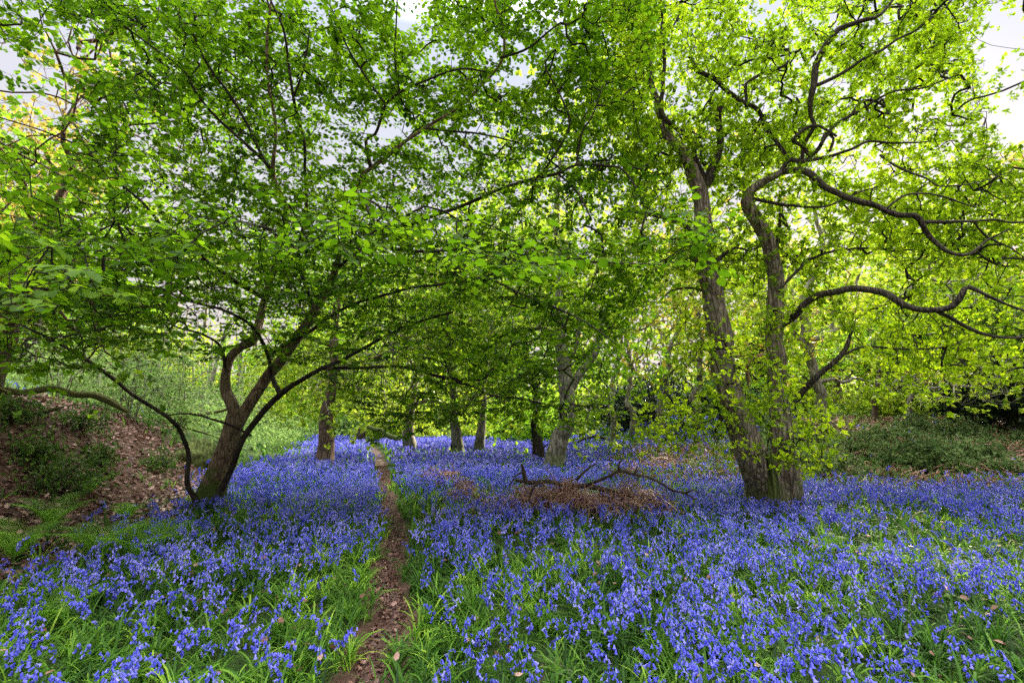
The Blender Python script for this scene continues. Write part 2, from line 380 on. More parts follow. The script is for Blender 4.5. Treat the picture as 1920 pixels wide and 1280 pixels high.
def twig_mesh(g, G, rt=.0035, ex=.5, rmax=.08):
    pos, par, cnt, nb, tips, tdir = G
    c = np.arange(nb, len(pos)); p = par[c]
    r1 = np.minimum(rt*np.maximum(cnt[c], 1)**ex, rmax)
    pc = np.where(p < nb, cnt[c]*1.15, np.minimum(cnt[p], cnt[c]*2.5)); r0 = np.minimum(rt*np.maximum(pc, 1)**ex, rmax)
    thick = r0 > rt*3.5
    for msk, k in ((thick, 6), (~thick, 3)):
        frusta(g, pos[p[msk]], pos[c[msk]], r0[msk], r1[msk], k)
def sprays(g, tip, tdir, M_, leaf, tmpl, rs, spread=.22, flat=.75, val0=None, twg=None, droop=.25, jit=.35, rosette=False):
    """leafy sprays: M_ leaves set alternately along a little twig at every tip"""
    r_ = np.random.default_rng(rs); N = len(tip)
    t = tdir.copy(); t[:, 2] *= (1-flat); t = unit(t+r_.normal(size=(N, 3))*.35*np.array([1, 1, .35]))
    up = unit(np.array([[0, 0, 1.]])+r_.normal(size=(N, 3))*jit*.6)
    s = unit(np.cross(t, up)); n = np.cross(s, t)
    k = np.arange(M_)[None, :]; u = (k+r_.random((N, M_))*.6)/M_
    side = np.where(k % 2 == 0, 1., -1.)
    bend = r_.normal(size=(N, 1))*.35
    O = tip[:, None]+t[:, None]*((u-.5)*2*spread)[..., None]+s[:, None]*(bend*(u-.5)**2*spread*3)[..., None]
    if rosette:
        # tufts of leaves radiating from the ends of short shoots
        sub = r_.integers(0, 3, (N, M_)); cen = r_.normal(size=(N, 3, 3))*spread*.75
        O = tip[:, None]+np.take_along_axis(cen, sub[..., None].repeat(3, -1), 1)
        ax = unit(r_.normal(size=(N, M_, 3))+np.array([0, 0, .25])+t[:, None]*.3)
    else:
        ang = .9+.35*r_.normal(size=(N, M_)); ang = ang*(1-.6*(u > .9))
        ax = t[:, None]*np.cos(ang)[..., None]+s[:, None]*(side*np.sin(ang))[..., None]-np.array([0, 0, 1.])*(droop+.25*r_.normal(size=(N, M_)))[..., None]
    O = O.reshape(-1, 3); ax = unit(ax.reshape(-1, 3))
    nn = np.repeat(n, M_, 0)+r_.normal(size=(N*M_, 3))*jit
    X = unit(np.cross(ax, nn)); Z = np.cross(X, ax)
    sz = (leaf*(.65+.6*r_.random(N*M_)))[:, None] if np.isscalar(leaf) else (np.repeat(leaf, M_)*(.65+.6*r_.random(N*M_)))[:, None]
    v = (np.repeat(r_.random(N) if val0 is None else val0, M_)*.55+.45*r_.random(N*M_))
    if not rosette: O = O+ax*sz*.12
    scatter(g, tmpl[0], tmpl[1], O, X*sz, ax*sz, Z*sz, v)
    if twg is not None and not rosette:
        frusta(twg, tip-t*spread, tip+t*spread, np.full(N, .0028), np.full(N, .0015), 3)
HZ = (LEAF_V, LEAF_F); OK_ = (OAK_V, OAK_F); QD = (QUAD_V, QUAD_F)

def inpoly(px, py, poly):
    poly = np.asarray(poly, float); c = np.zeros(len(px), bool); j = len(poly)-1
    for i in range(len(poly)):
        xi, yi = poly[i]; xj, yj = poly[j]
        m = ((yi > py) != (yj > py)) & (px < (xj-xi)*(py-yi)/(yj-yi+1e-12)+xi); c ^= m; j = i
    return c
def cloud(n, poly, dfun, rs, prob=None):
    """n points of a real volume, drawn where the crown is seen"""
    r_ = np.random.default_rng(rs); poly = np.asarray(poly, float); lo = poly.min(0); hi = poly.max(0); out = []; c = 0
    while c < n:
        p = lo+(hi-lo)*r_.random((n*2, 2)); k = inpoly(p[:, 0], p[:, 1], poly)
        if prob is not None: k &= r_.random(n*2) < prob(p[:, 0], p[:, 1])
        p = p[k]; t = dfun(p[:, 0], p[:, 1], r_)
        a = (p[:, 0]-960)/FPX; b = -(p[:, 1]-640)/FPX
        q = np.stack([a*t, t*(CT-b*ST), EYE+t*(ST+b*CT)], 1)
        q = q[q[:, 2] > hgt(q[:, 0], q[:, 1])+.25]
        out.append(q); c += len(q)
    return np.concatenate(out)[:n]
def pl(rows, w2r=True):
    """limb rows (px,py,depth,width_px) -> x,y,z,r"""
    return [(*P(a, b, t), w/2*t/FPX/math.hypot(1, (a-960)/FPX)**.9) for a, b, t, w in rows]

# ------------------------------------------------------------------ multi-stemmed hazel, left
def rect_hazel():
    base, tb = ground_hit(392, 948, cover=.10)
    root = empty('hazel_tree', base, 'multi-stemmed hazel tree with mossy forked trunk and wide flat sprays of green leaves', 'tree')
    T = tb
    limbs = []
    def limb(name, rows, mat, gn=.02, k=8, rough=.06, seed=1, origin=base):
        g = Geo(); s = spline(pl(rows), .06, gn, seed); tube(g, s[:, :3], s[:, 3], k, rough, seed)
        g.build(name, mat, root, base); limbs.append(s); return s
    # mossy main trunk and its two forks
    limb('trunk', [(388, 985, T, 112), (390, 962, T, 88), (393, 940, T, 72), (402, 905, T, 52), (418, 860, T, 40), (432, 815, T, 35), (444, 780, T, 34), (449, 765, T, 31)], M['hazel_bark'], .02, 24, .20, 3)
    limb('limb', [(446, 788, T, 28), (434, 755, T-.05, 24), (422, 728, T-.05, 21), (424, 695, T-.1, 17), (434, 668, T-.1, 18), (452, 650, T-.1, 17), (478, 632, T-.1, 18), (498, 560, 7.7, 14), (520, 480, 7.2, 12), (536, 400, 6.7, 11), (514, 328, 6.3, 9), (518, 262, 6.1, 7), (516, 219, 6.0, 6), (503, 157, 5.8, 5.5), (500, 91, 5.7, 5), (507, 20, 5.6, 4), (515, -120, 5.4, 3)], M['hazel_bark'], .02, 12, .10, 5)
    limb('limb', [(446, 790, T, 28), (472, 750, T+.05, 23), (505, 702, T+.1, 21), (545, 650, T, 20), (580, 598, T-.2, 17), (615, 540, 7.4, 15), (640, 470, 7.0, 10), (652, 400, 6.7, 9), (673, 339, 6.4, 8.5), (695, 314, 6.3, 8), (749, 273, 6.2, 7), (797, 241, 6.1, 6.5), (862, 200, 6.0, 5.5), (903, 160, 5.9, 5), (939, 109, 5.8, 4.5), (943, 55, 5.7, 5), (928, 0, 5.6, 4), (920, -120, 5.4, 3)], M['hazel_bark'], .02, 12, .10, 8)
    # dark front stem with its long right-hand boughs
    tf = T-.25
    limb('stem', [(396, 975, tf, 17), (408, 935, tf, 15), (432, 880, tf, 13), (457, 820, tf-.1, 13), (492, 775, tf-.2, 12), (528, 738, tf-.3, 12), (560, 715, tf-.4, 10), (600, 692, tf-.6, 9), (646, 672, 6.9, 7), (708, 638, 6.6, 6), (752, 617, 6.4, 5), (797, 600, 6.2, 4.5), (850, 585, 6.0, 4)], M['dark_bark'], .012, 8, .08, 11)
    B = M['dark_bark']
    sm = [
     [(526, 740, tf-.3, 11), (509, 703, 7.2, 9), (503, 668, 7.0, 8), (474, 612, 6.6, 7), (419, 583, 6.1, 6), (361, 565, 5.5, 6), (317, 547, 5.1, 5.5), (292, 538, 4.9, 5), (180, 540, 4.3, 5), (58, 538, 3.8, 4), (-60, 530, 3.5, 4), (-250, 520, 3.2, 3)],
     [(503, 668, 7.0, 8), (540, 642, 6.9, 7.5), (584, 620, 6.8, 7), (608, 600, 6.7, 7), (663, 569, 6.5, 6.5), (717, 554, 6.3, 6), (771, 540, 6.1, 6), (830, 532, 5.9, 5.5), (910, 518, 5.7, 5), (968, 492, 5.5, 5), (1023, 492, 5.3, 4.5), (1067, 485, 5.2, 4.5), (1110, 490, 5.0, 4), (1256, 496, 4.6, 3)],
     [(594, 694, tf-.6, 8), (630, 690, 7.0, 7), (673, 689, 6.9, 6.5), (752, 689, 6.8, 6), (835, 707, 6.7, 6), (900, 712, 6.6, 5), (921, 693, 6.5, 3.5)],
     [(828, 707, 6.7, 5), (887, 724, 6.6, 4.5), (921, 741, 6.5, 4), (979, 748, 6.4, 3.5), (1060, 770, 6.2, 3)],
     [(375, 975, tf, 17), (366, 935, tf, 13), (352, 905, tf, 12), (354, 854, tf, 10), (344, 820, tf-.1, 9.5), (320, 786, tf-.3, 9), (261, 748, tf-.6, 8), (213, 710, tf-1, 8), (168, 679, tf-1.4, 7.5), (127, 652, tf-1.8, 7), (60, 620, tf-2.3, 6), (0, 590, 5.0, 6), (-120, 560, 4.6, 5)],
     [(471, 817, tf-.1, 6), (440, 800, tf-.2, 5), (412, 789, tf-.3, 5), (357, 775, tf-.5, 4), (310, 779, tf-.7, 3)],
     [(426, 700, T-.1, 9), (412, 650, T-.3, 6), (378, 627, T-.5, 5), (344, 617, T-.7, 4), (300, 600, T-1, 3)],
     [(498, 560, 7.7, 10), (430, 520, 7.0, 9), (360, 470, 6.5, 8), (314, 434, 6.2, 8), (288, 401, 6.0, 7), (252, 365, 5.9, 6.5), (204, 325, 5.8, 6), (146, 273, 5.6, 5), (55, 237, 5.4, 4), (-80, 200, 5.2, 3)],
     [(514, 328, 6.3, 9), (496, 303, 6.2, 8), (445, 255, 6.0, 7), (405, 219, 5.9, 6.5), (368, 175, 5.7, 5), (343, 131, 5.6, 4.5), (266, 73, 5.4, 3.5), (150, -20, 5.2, 3)],
     [(496, 303, 6.2, 7), (459, 226, 5.9, 6), (430, 179, 5.8, 6), (386, 120, 5.6, 5.5), (361, 66, 5.4, 5), (335, 29, 5.3, 5), (318, -30, 5.2, 4)],
     [(560, 470, 6.9, 8), (574, 386, 6.5, 7), (572, 320, 6.3, 6), (572, 270, 6.1, 6), (561, 226, 6.0, 6), (550, 182, 5.8, 6), (540, 109, 5.7, 5), (532, 55, 5.5, 5), (507, 0, 5.4, 4)],
     [(551, 182, 5.8, 4.5), (569, 128, 5.7, 4), (580, 55, 5.6, 3)],
     [(590, 580, 7.6, 8), (568, 520, 7.1, 8), (560, 470, 6.9, 8)],
     [(695, 314, 6.3, 8), (686, 262, 6.2, 6.5), (702, 252, 6.1, 6), (724, 197, 6.0, 5.5), (749, 175, 5.9, 5), (797, 153, 5.8, 4.5), (862, 131, 5.7, 4), (910, 135, 5.6, 3)],
     [(749, 175, 5.9, 4), (740, 109, 5.8, 4), (742, 55, 5.7, 3), (744, -20, 5.6, 2.5)],
     [(724, 197, 6.0, 4.5), (690, 150, 5.9, 4), (655, 95, 5.7, 3.5), (629, 33, 5.6, 3), (600, -30, 5.5, 2.5)],
     [(628, 505, 7.2, 8), (700, 455, 6.8, 7.5), (760, 425, 6.6, 7.5), (811, 405, 6.5, 7), (850, 392, 6.4, 7), (892, 375, 6.3, 6.5), (939, 354, 6.2, 6), (1012, 332, 6.0, 7), (1045, 325, 5.9, 6), (1081, 310, 5.8, 5), (1140, 310, 5.7, 4.5), (1169, 317, 5.6, 4), (1198, 365, 5.5, 3.5), (1213, 412, 5.4, 2.5)],
     [(1081, 310, 5.8, 4.5), (1092, 248, 5.7, 4), (1110, 219, 5.6, 3), (1130, 160, 5.5, 2.5)],
     [(1012, 332, 6.0, 5), (1027, 310, 5.9, 4.5), (1067, 241, 5.7, 4.5), (1052, 182, 5.6, 4), (1027, 135, 5.5, 3)],
     [(1045, 325, 5.9, 4.5), (1081, 357, 5.7, 4), (1107, 408, 5.5, 3)],
     [(797, 241, 6.1, 5), (900, 252, 5.9, 4), (980, 270, 5.8, 3)],
     [(939, 109, 5.8, 5), (990, 90, 5.6, 4), (1050, 40, 5.4, 3)],
     [(700, 455, 6.8, 7), (760, 470, 6.4, 6), (840, 470, 6.0, 5), (900, 455, 5.6, 4)],
     [(317, 547, 5.1, 5), (250, 590, 4.8, 4), (180, 620, 4.5, 3.5), (60, 640, 4.1, 3)],
     [(361, 565, 5.5, 5), (280, 500, 4.6, 4), (180, 470, 3.9, 4), (40, 462, 3.3, 3.5), (-100, 450, 3.0, 3)],
     [(560, 470, 6.9, 6), (520, 440, 5.8, 5), (470, 420, 4.8, 5), (420, 415, 4.0, 4)],
     [(640, 470, 7.0, 6), (690, 430, 5.8, 5), (720, 400, 4.9, 4.5), (680, 370, 4.0, 4)],
     [(909, 518, 5.7, 4), (1000, 560, 5.3, 3.5), (1090, 600, 5.0, 3), (1150, 640, 4.8, 2.5)],
    ]
    for i, rws in enumerate(sm): limb('branch', rws, B, .012, 6, .05, 20+i)
    base_n = np.concatenate([s[(3 if i > 3 else int(len(s)*.45)):, :3][::2] for i, s in enumerate(limbs)])
    # where the foliage hangs
    poly = [(-420, -300), (1150, -300), (1230, 60), (1215, 200), (1240, 330), (1330, 470), (1265, 520), (1200, 600), (1130, 690), (1165, 765), (1175, 800), (1040, 795), (960, 800), (900, 775), (830, 815), (700, 800), (640, 740), (600, 690), (500, 675), (470, 650), (370, 680), (280, 655), (120, 700), (-60, 690), (-420, 740)]
    holes = [(60, 180, 130), (150, 90, 70), (770, 30, 45), (60, 520, 50), (980, 140, 38)]
    def prob(x, y):
        p = np.ones_like(x)
        for hx, hy, hr in holes: p = p*np.clip(((x-hx)**2+(y-hy)**2)/hr**2-.2, 0, 1)
        p = p*np.where((x < 330) & (y > 300) & (y < 430), .45, 1)
        p = p*np.where((x < 620) & (y > 590), .5, 1)*np.where((x > 640) & (y > 590), .62, 1)
        p = p*np.where((x < 0) | (y < 0), .3, 1)
        return p*(.45+.55*(noise(x/90, y/60) > -.25))
    def dep(x, y, r_):
        near = np.interp(y, [-300, 0, 300, 420, 560, 700, 800], [5.0, 5.3, 5.7, 5.1, 4.8, 5.4, 5.9])
        far = np.interp(y, [-300, 0, 300, 500, 700, 800], [7.0, 7.8, 8.4, 8.8, 8.4, 7.4])
        near = np.where(x < 350, np.minimum(near, np.interp(y, [0, 400, 520, 700], [5, 3.6, 3.0, 4.0])), near)
        return near+(far-near)*r_.random(len(x))
    A = np.concatenate([cloud(7200, poly, dep, 11, prob), cloud(1500, [(-100, 400), (600, 400), (1250, 470), (1120, 690), (1170, 790), (900, 770), (700, 800), (600, 660), (300, 640), (-100, 680)], dep, 15, prob)[:800]])
    # a few close sprays whose big leaves hang across the view
    A2 = cloud(60, [(-60, 430), (250, 440), (480, 480), (720, 480), (1000, 520), (1130, 470), (900, 420), (720, 380), (560, 370), (400, 400), (200, 420)], lambda x, y, r_: 2.5+1.5*r_.random(len(x)), 12)
    A3 = cloud(14, [(1180, 400), (1340, 380), (1370, 500), (1230, 520)], lambda x, y, r_: 3.0+1.2*r_.random(len(x)), 13)
    A4 = cloud(12, [(-60, 445), (130, 450), (150, 520), (0, 640), (-60, 640)], lambda x, y, r_: 1.9+1.2*r_.random(len(x)), 14)
    ph = .55*noise(A[:, 0]*.45, A[:, 1]*.45)+.15*(A[:, 0]+4)*.5-.06*A[:, 1]+.12*rng.normal(size=len(A)); q = np.round((A[:, 2]-ph)/.45)*.45+ph
    A[:, 2] += (q-A[:, 2])*.55
    A = np.concatenate([A, A2, A3, A4])
    G = grow(base_n, A, .2, .09, .03, 1)
    g = Geo(); twig_mesh(g, G, .0026, .40, .012)
    gl = Geo(); tp = G[0][G[4]]
    cl = np.clip(.5+.55*noise(tp[:, 0]*1.1, tp[:, 1]*1.1, tp[:, 2]*1.3)+.25*rng.normal(size=len(tp)), 0, 1)
    lsz = np.where(np.arange(len(tp)) > -1, .060, 0)+.012*rng.normal(size=len(tp)).clip(-1.5, 2); lsz = np.where(proj(tp)[2] < 4.2, lsz*1.05, lsz)
    sprays(gl, tp, G[5], 12, lsz, HZ, 3, spread=.22, flat=.88, val0=cl, twg=g, jit=.28)
    g.build('twigs', M['twig'], root, base, smooth=True)
    gl.build('crown', M['hazel_leaf'], root, base, smooth=True)
    # leaning mossy stool at the foot
    g = Geo(); c = base
    s = spline([(c[0]-.35, c[1]-.05, c[2]+.10, .07), (c[0]-.1, c[1]-.12, c[2]+.16, .11), (c[0]+.15, c[1]-.12, c[2]+.15, .12), (c[0]+.36, c[1]-.05, c[2]+.02, .10)], .04, .02, 2)
    tube(g, s[:, :3], s[:, 3], 14, .25, 4); g.build('mossy_root', M['moss'], root, base)
rect_hazel()
print('hazel', time.time()-T0)

# ------------------------------------------------------------------ twin-stemmed old oak, right
def old_oak():
    base, tb = ground_hit(1450, 930, cover=.24)
    T = tb
    root = empty('oak_tree', base, 'big old oak with two joined trunks, crooked limbs and yellow-green leaves among bluebells', 'tree')
    limbs = []
    def limb(name, rows, mat, gn=.03, k=8, rough=.08, seed=1):
        g = Geo(); s = spline(pl(rows), .08, gn, seed); tube(g, s[:, :3], s[:, 3], k, rough, seed, fscale=1.3)
        g.build(name, mat, root, base); limbs.append(s); return s
    OB = M['oak_bark']
    limb('trunk', [(1442, 990, T, 112), (1440, 955, T, 96), (1436, 925, T, 84), (1424, 890, T, 72), (1408, 850, T, 64), (1390, 800, T, 56), (1375, 755, T, 50), (1362, 700, T, 46), (1352, 650, T, 44), (1342, 590, T, 42), (1330, 520, T, 38), (1316, 450, T, 36), (1316, 390, T, 30), (1303, 335, T, 26), (1285, 285, T, 22), (1258, 262, T, 18), (1238, 215, T, 15), (1226, 170, T, 12), (1216, 110, T, 10), (1210, 40, T, 8), (1190, -60, T, 6)], OB, .04, 26, .11, 31)
    limb('trunk', [(1480, 990, T+.1, 82), (1478, 955, T+.1, 68), (1476, 925, T+.1, 60), (1473, 880, T+.1, 52), (1467, 830, T+.1, 47), (1462, 760, T+.1, 40), (1456, 690, T+.1, 36), (1455, 610, T+.1, 33), (1459, 540, T+.1, 31), (1448, 475, T, 30), (1428, 425, T, 28), (1405, 378, T, 25), (1412, 355, T, 18), (1440, 335, T-.1, 14), (1465, 320, T-.2, 13)], OB, .03, 24, .11, 37)
    L = [
     ('limb', [(1462, 323, T-.2, 14), (1495, 319, T-.3, 13), (1522, 324, T-.4, 15), (1545, 345, T-.5, 15), (1582, 366, T-.6, 14), (1612, 376, T-.7, 15), (1642, 381, T-.8, 13), (1665, 396, T-.9, 13), (1692, 402, T-1, 13), (1715, 407, T-1, 13), (1733, 430, T-1, 12), (1745, 450, T-1, 11), (1768, 474, T-1.1, 10), (1805, 480, T-1.2, 8), (1832, 460, T-1.2, 7), (1850, 442, T-1.2, 6), (1890, 425, T-1.3, 4)]),
     ('limb', [(1733, 417, T-1, 9), (1790, 415, T-1, 7), (1850, 412, T-1, 6), (1920, 420, T-1, 5), (2000, 410, T-1, 4)]),
     ('limb', [(1825, 413, T-1, 5), (1845, 440, T-1, 5), (1870, 455, T-1, 4), (1920, 480, T-1, 3)]),
     ('limb', [(1465, 608, T+.1, 17), (1482, 596, T, 16), (1505, 578, T-.2, 14), (1535, 558, T-.3, 15), (1570, 548, T-.5, 15), (1620, 546, T-.7, 15), (1662, 552, T-.9, 15), (1700, 570, T-1.1, 14), (1730, 578, T-1.2, 13), (1770, 570, T-1.3, 14), (1802, 548, T-1.4, 13), (1818, 537, T-1.4, 11), (1850, 557, T-1.5, 8), (1920, 582, T-1.6, 6), (2020, 590, T-1.7, 4)]),
     ('limb', [(1745, 578, T-1.2, 10), (1790, 600, T-1.2, 9), (1830, 624, T-1.2, 9), (1862, 637, T-1.2, 8), (1920, 635, T-1.2, 6), (2010, 620, T-1.2, 4)]),
     ('limb', [(1488, 752, T, 14), (1510, 728, T-.1, 12), (1535, 702, T-.2, 12), (1562, 680, T-.3, 11), (1582, 660, T-.3, 10), (1590, 640, T-.3, 8), (1597, 618, T-.3, 4)]),
     ('limb', [(1584, 664, T-.3, 7), (1620, 650, T-.4, 5), (1665, 648, T-.5, 4.5), (1700, 649, T-.6, 4), (1765, 645, T-.7, 3)]),
     ('limb', [(1465, 320, T-.2, 11), (1480, 300, T-.2, 10), (1505, 302, T-.2, 10), (1530, 285, T-.2, 9), (1560, 250, T-.3, 8), (1600, 212, T-.3, 7), (1622, 190, T-.3, 6), (1660, 195, T-.3, 4)]),
     ('limb', [(1500, 305, T-.2, 8), (1540, 297, T-.3, 8), (1560, 297, T-.3, 7), (1595, 285, T-.4, 6), (1625, 268, T-.4, 5.5), (1655, 268, T-.4, 5), (1700, 262, T-.5, 4), (1737, 262, T-.5, 3)]),
     ('limb', [(1540, 272, T-.3, 7), (1546, 250, T-.3, 7), (1560, 262, T-.3, 6), (1552, 290, T-.3, 6)]),
     ('limb', [(1520, 293, T-.2, 9), (1500, 272, T-.2, 8), (1478, 268, T-.3, 8), (1500, 250, T-.3, 8), (1530, 245, T-.3, 6), (1565, 258, T-.3, 5)]),
     ('limb', [(1505, 300, T-.2, 8), (1508, 275, T-.2, 8), (1530, 235, T-.4, 8), (1524, 215, T-.4, 8), (1530, 160, T-.5, 12), (1532, 122, T-.5, 13), (1545, 86, T-.6, 13), (1575, 60, T-.6, 12), (1612, 49, T-.7, 10), (1657, 30, T-.7, 7), (1700, -30, T-.7, 5)]),
     ('limb', [(1478, 300, T-.2, 9), (1455, 262, T-.1, 8), (1425, 225, T, 8), (1388, 196, T, 9), (1357, 165, T, 9), (1335, 146, T, 9), (1310, 137, T, 8), (1301, 112, T, 6), (1290, 108, T, 4)]),
     ('limb', [(1400, 205, T, 6), (1399, 180, T, 6), (1402, 157, T, 6), (1440, 135, T, 6), (1470, 124, T, 5), (1480, 90, T, 4)]),
     ('limb', [(1318, 350, T, 20), (1335, 325, T+.1, 18), (1350, 290, T+.2, 15), (1352, 255, T+.2, 14), (1348, 215, T+.2, 13), (1355, 190, T+.2, 12), (1362, 182, T+.2, 9)]),
     ('limb', [(1318, 330, T, 13), (1300, 290, T-.1, 10), (1295, 262, T-.1, 9), (1260, 230, T-.1, 9), (1240, 200, T-.1, 8), (1246, 130, T-.1, 7), (1240, 60, T-.1, 5), (1245, -40, T-.1, 4)]),
     ('limb', [(1322, 470, T, 13), (1290, 432, T-.2, 11), (1262, 418, T-.4, 10), (1232, 410, T-.5, 8), (1195, 402, T-.6, 6), (1150, 395, T-.7, 4)]),
     ('limb', [(1335, 510, T, 9), (1355, 475, T, 8), (1372, 460, T-.1, 5), (1400, 470, T-.1, 4)]),
     ('limb', [(1450, 480, T, 8), (1460, 440, T, 8), (1458, 395, T-.1, 5), (1475, 425, T-.1, 5)]),
     ('limb', [(1460, 545, T, 7), (1500, 500, T+.3, 6), (1560, 470, T+.5, 5.5), (1640, 465, T+.6, 5), (1740, 470, T+.6, 4)]),
     ('limb', [(1340, 555, T, 6), (1300, 540, T+.2, 5), (1265, 548, T+.3, 4), (1235, 575, T+.3, 3)]),
     ('limb', [(1365, 680, T, 8), (1400, 700, T-.3, 7), (1420, 720, T-.4, 6), (1440, 745, T-.4, 4)]),
     ('limb', [(1410, 372, T, 7), (1480, 385, T-.3, 6), (1540, 390, T-.4, 5), (1580, 380, T-.5, 4), (1650, 350, T-.5, 3)]),
     ('limb', [(1657, 395, T-.9, 6), (1700, 365, T-.9, 5), (1760, 360, T-.9, 4.5), (1830, 385, T-.9, 3)]),
     ('limb', [(1600, 215, T-.3, 6), (1660, 180, T-.4, 5), (1720, 165, T-.5, 4), (1800, 130, T-.6, 3)]),
     ('limb', [(1532, 160, T-.5, 8), (1600, 130, T-.6, 7), (1650, 95, T-.7, 6), (1740, 40, T-.8, 4), (1800, -20, T-.8, 3)]),
     ('limb', [(1650, 290, T-.5, 5), (1690, 320, T-.6, 5), (1740, 345, T-.7, 4), (1820, 352, T-.8, 3), (1890, 330, T-.8, 2.5)]),
    ]
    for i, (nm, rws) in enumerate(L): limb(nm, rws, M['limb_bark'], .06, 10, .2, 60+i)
    g = Geo(); s = spline(pl([(1405, 720, T-.4, 7), (1400, 690, T-.45, 8), (1412, 672, T-.5, 9), (1432, 663, T-.5, 6)]), .05); tube(g, s[:, :3], s[:, 3], 8, .1, 2)
    g.build('broken_stub', M['dead'], root, base)
    g = Geo(); s = spline(pl([(1452, 955, T-.32, 22), (1448, 900, T-.30, 20), (1440, 850, T-.28, 12)]), .05); tube(g, s[:, :3], s[:, 3], 12, .3, 9)
    g.build('moss_cushion', M['moss'], root, base)
    base_n = np.concatenate([s[int(len(s)*(.62 if i < 2 else .12)):, :3][::2] for i, s in enumerate(limbs)])
    poly = [(1130, -260), (2300, -260), (2300, 620), (1990, 720), (1890, 700), (1760, 740), (1640, 735), (1600, 640), (1520, 560), (1480, 610), (1420, 560), (1330, 560), (1300, 500), (1180, 540), (1150, 440), (1180, 330), (1100, 200), (1100, 60)]
    holes = [(1880, 60, 75), (1910, 230, 70), (1585, 300, 55), (1370, 440, 30), (1300, 190, 28), (1510, 430, 35), (1800, 540, 28), (1640, 520, 40), (1430, 20, 40), (1480, 540, 40), (1880, 150, 50), (1750, 190, 40)]
    def prob(x, y):
        p = np.ones_like(x)
        for hx, hy, hr in holes: p = p*np.clip(((x-hx)**2+(y-hy)**2)/hr**2-.35, 0, 1)
        p = p*np.where(y > 500, .55, 1)*np.where((x > 1920) | (y < 0), .3, 1)
        return p*(.35+.65*(noise(x/55, y/42, x*0+4) > -.2))
    def dep(x, y, r_):
        n_ = np.interp(y, [-260, 0, 300, 600, 740], [T-1.2, T-.9, T-.5, T-.9, T-1.6]); f_ = np.interp(y, [-260, 300, 740], [T+3.5, T+4, T+2.5])
        return n_+(f_-n_)*r_.random(len(x))
    A = np.concatenate([cloud(4700, poly, dep, 21, prob), cloud(700, [(1130, -100), (1900, -100), (1830, 420), (1180, 380)], dep, 24, prob)])
    G = grow(base_n, A, .18, .11, .02, 2)
    g = Geo(); twig_mesh(g, G, .0036, .37, .016)
    gl = Geo(); tp = G[0][G[4]]
    cl = np.clip(.5+.6*noise(tp[:, 0]*.9, tp[:, 1]*.9, tp[:, 2]*.9)+.22*rng.normal(size=len(tp)), 0, 1)
    sprays(gl, tp, G[5], 27, .070, OK_, 5, spread=.20, val0=cl, rosette=True, jit=.5)
    # shoots sprouting from the trunks low down
    trunkn = np.concatenate([limbs[0][::1, :3], limbs[1][::1, :3]]); trunkn = trunkn[(trunkn[:, 2] > base[2]+.9) & (trunkn[:, 2] < base[2]+3.6)]
    ep = [(1215, 740), (1290, 660), (1360, 640), (1440, 690), (1500, 740), (1560, 760), (1600, 810), (1560, 850), (1520, 900), (1440, 890), (1400, 850), (1340, 840), (1250, 830), (1200, 830)]
    A = cloud(270, ep, lambda x, y, r_: T-1.6+2.2*r_.random(len(x)), 22, lambda x, y: .3+.7*(noise(x/30, y/25, x*0+8) > -.1))
    A2 = cloud(110, [(1270, 560), (1400, 600), (1500, 560), (1510, 680), (1400, 700), (1280, 680)], lambda x, y, r_: T-1.2+2.2*r_.random(len(x)), 23)
    G2 = grow(trunkn, np.concatenate([A, A2]), .14, .16, .05, 3)
    twig_mesh(g, G2, .0035, .40, .02); tp = G2[0][G2[4]]
    g2 = Geo()
    sprays(g2, tp, G2[5], 15, .070, OK_, 6, spread=.15, rosette=True, jit=.5)
    g.build('twigs', M['twig'], root, base)
    gl.build('crown', M['oak_leaf'], root, base); g2.build('trunk_shoots', M['oak_leaf'], root, base)
old_oak()
print('oak', time.time()-T0)

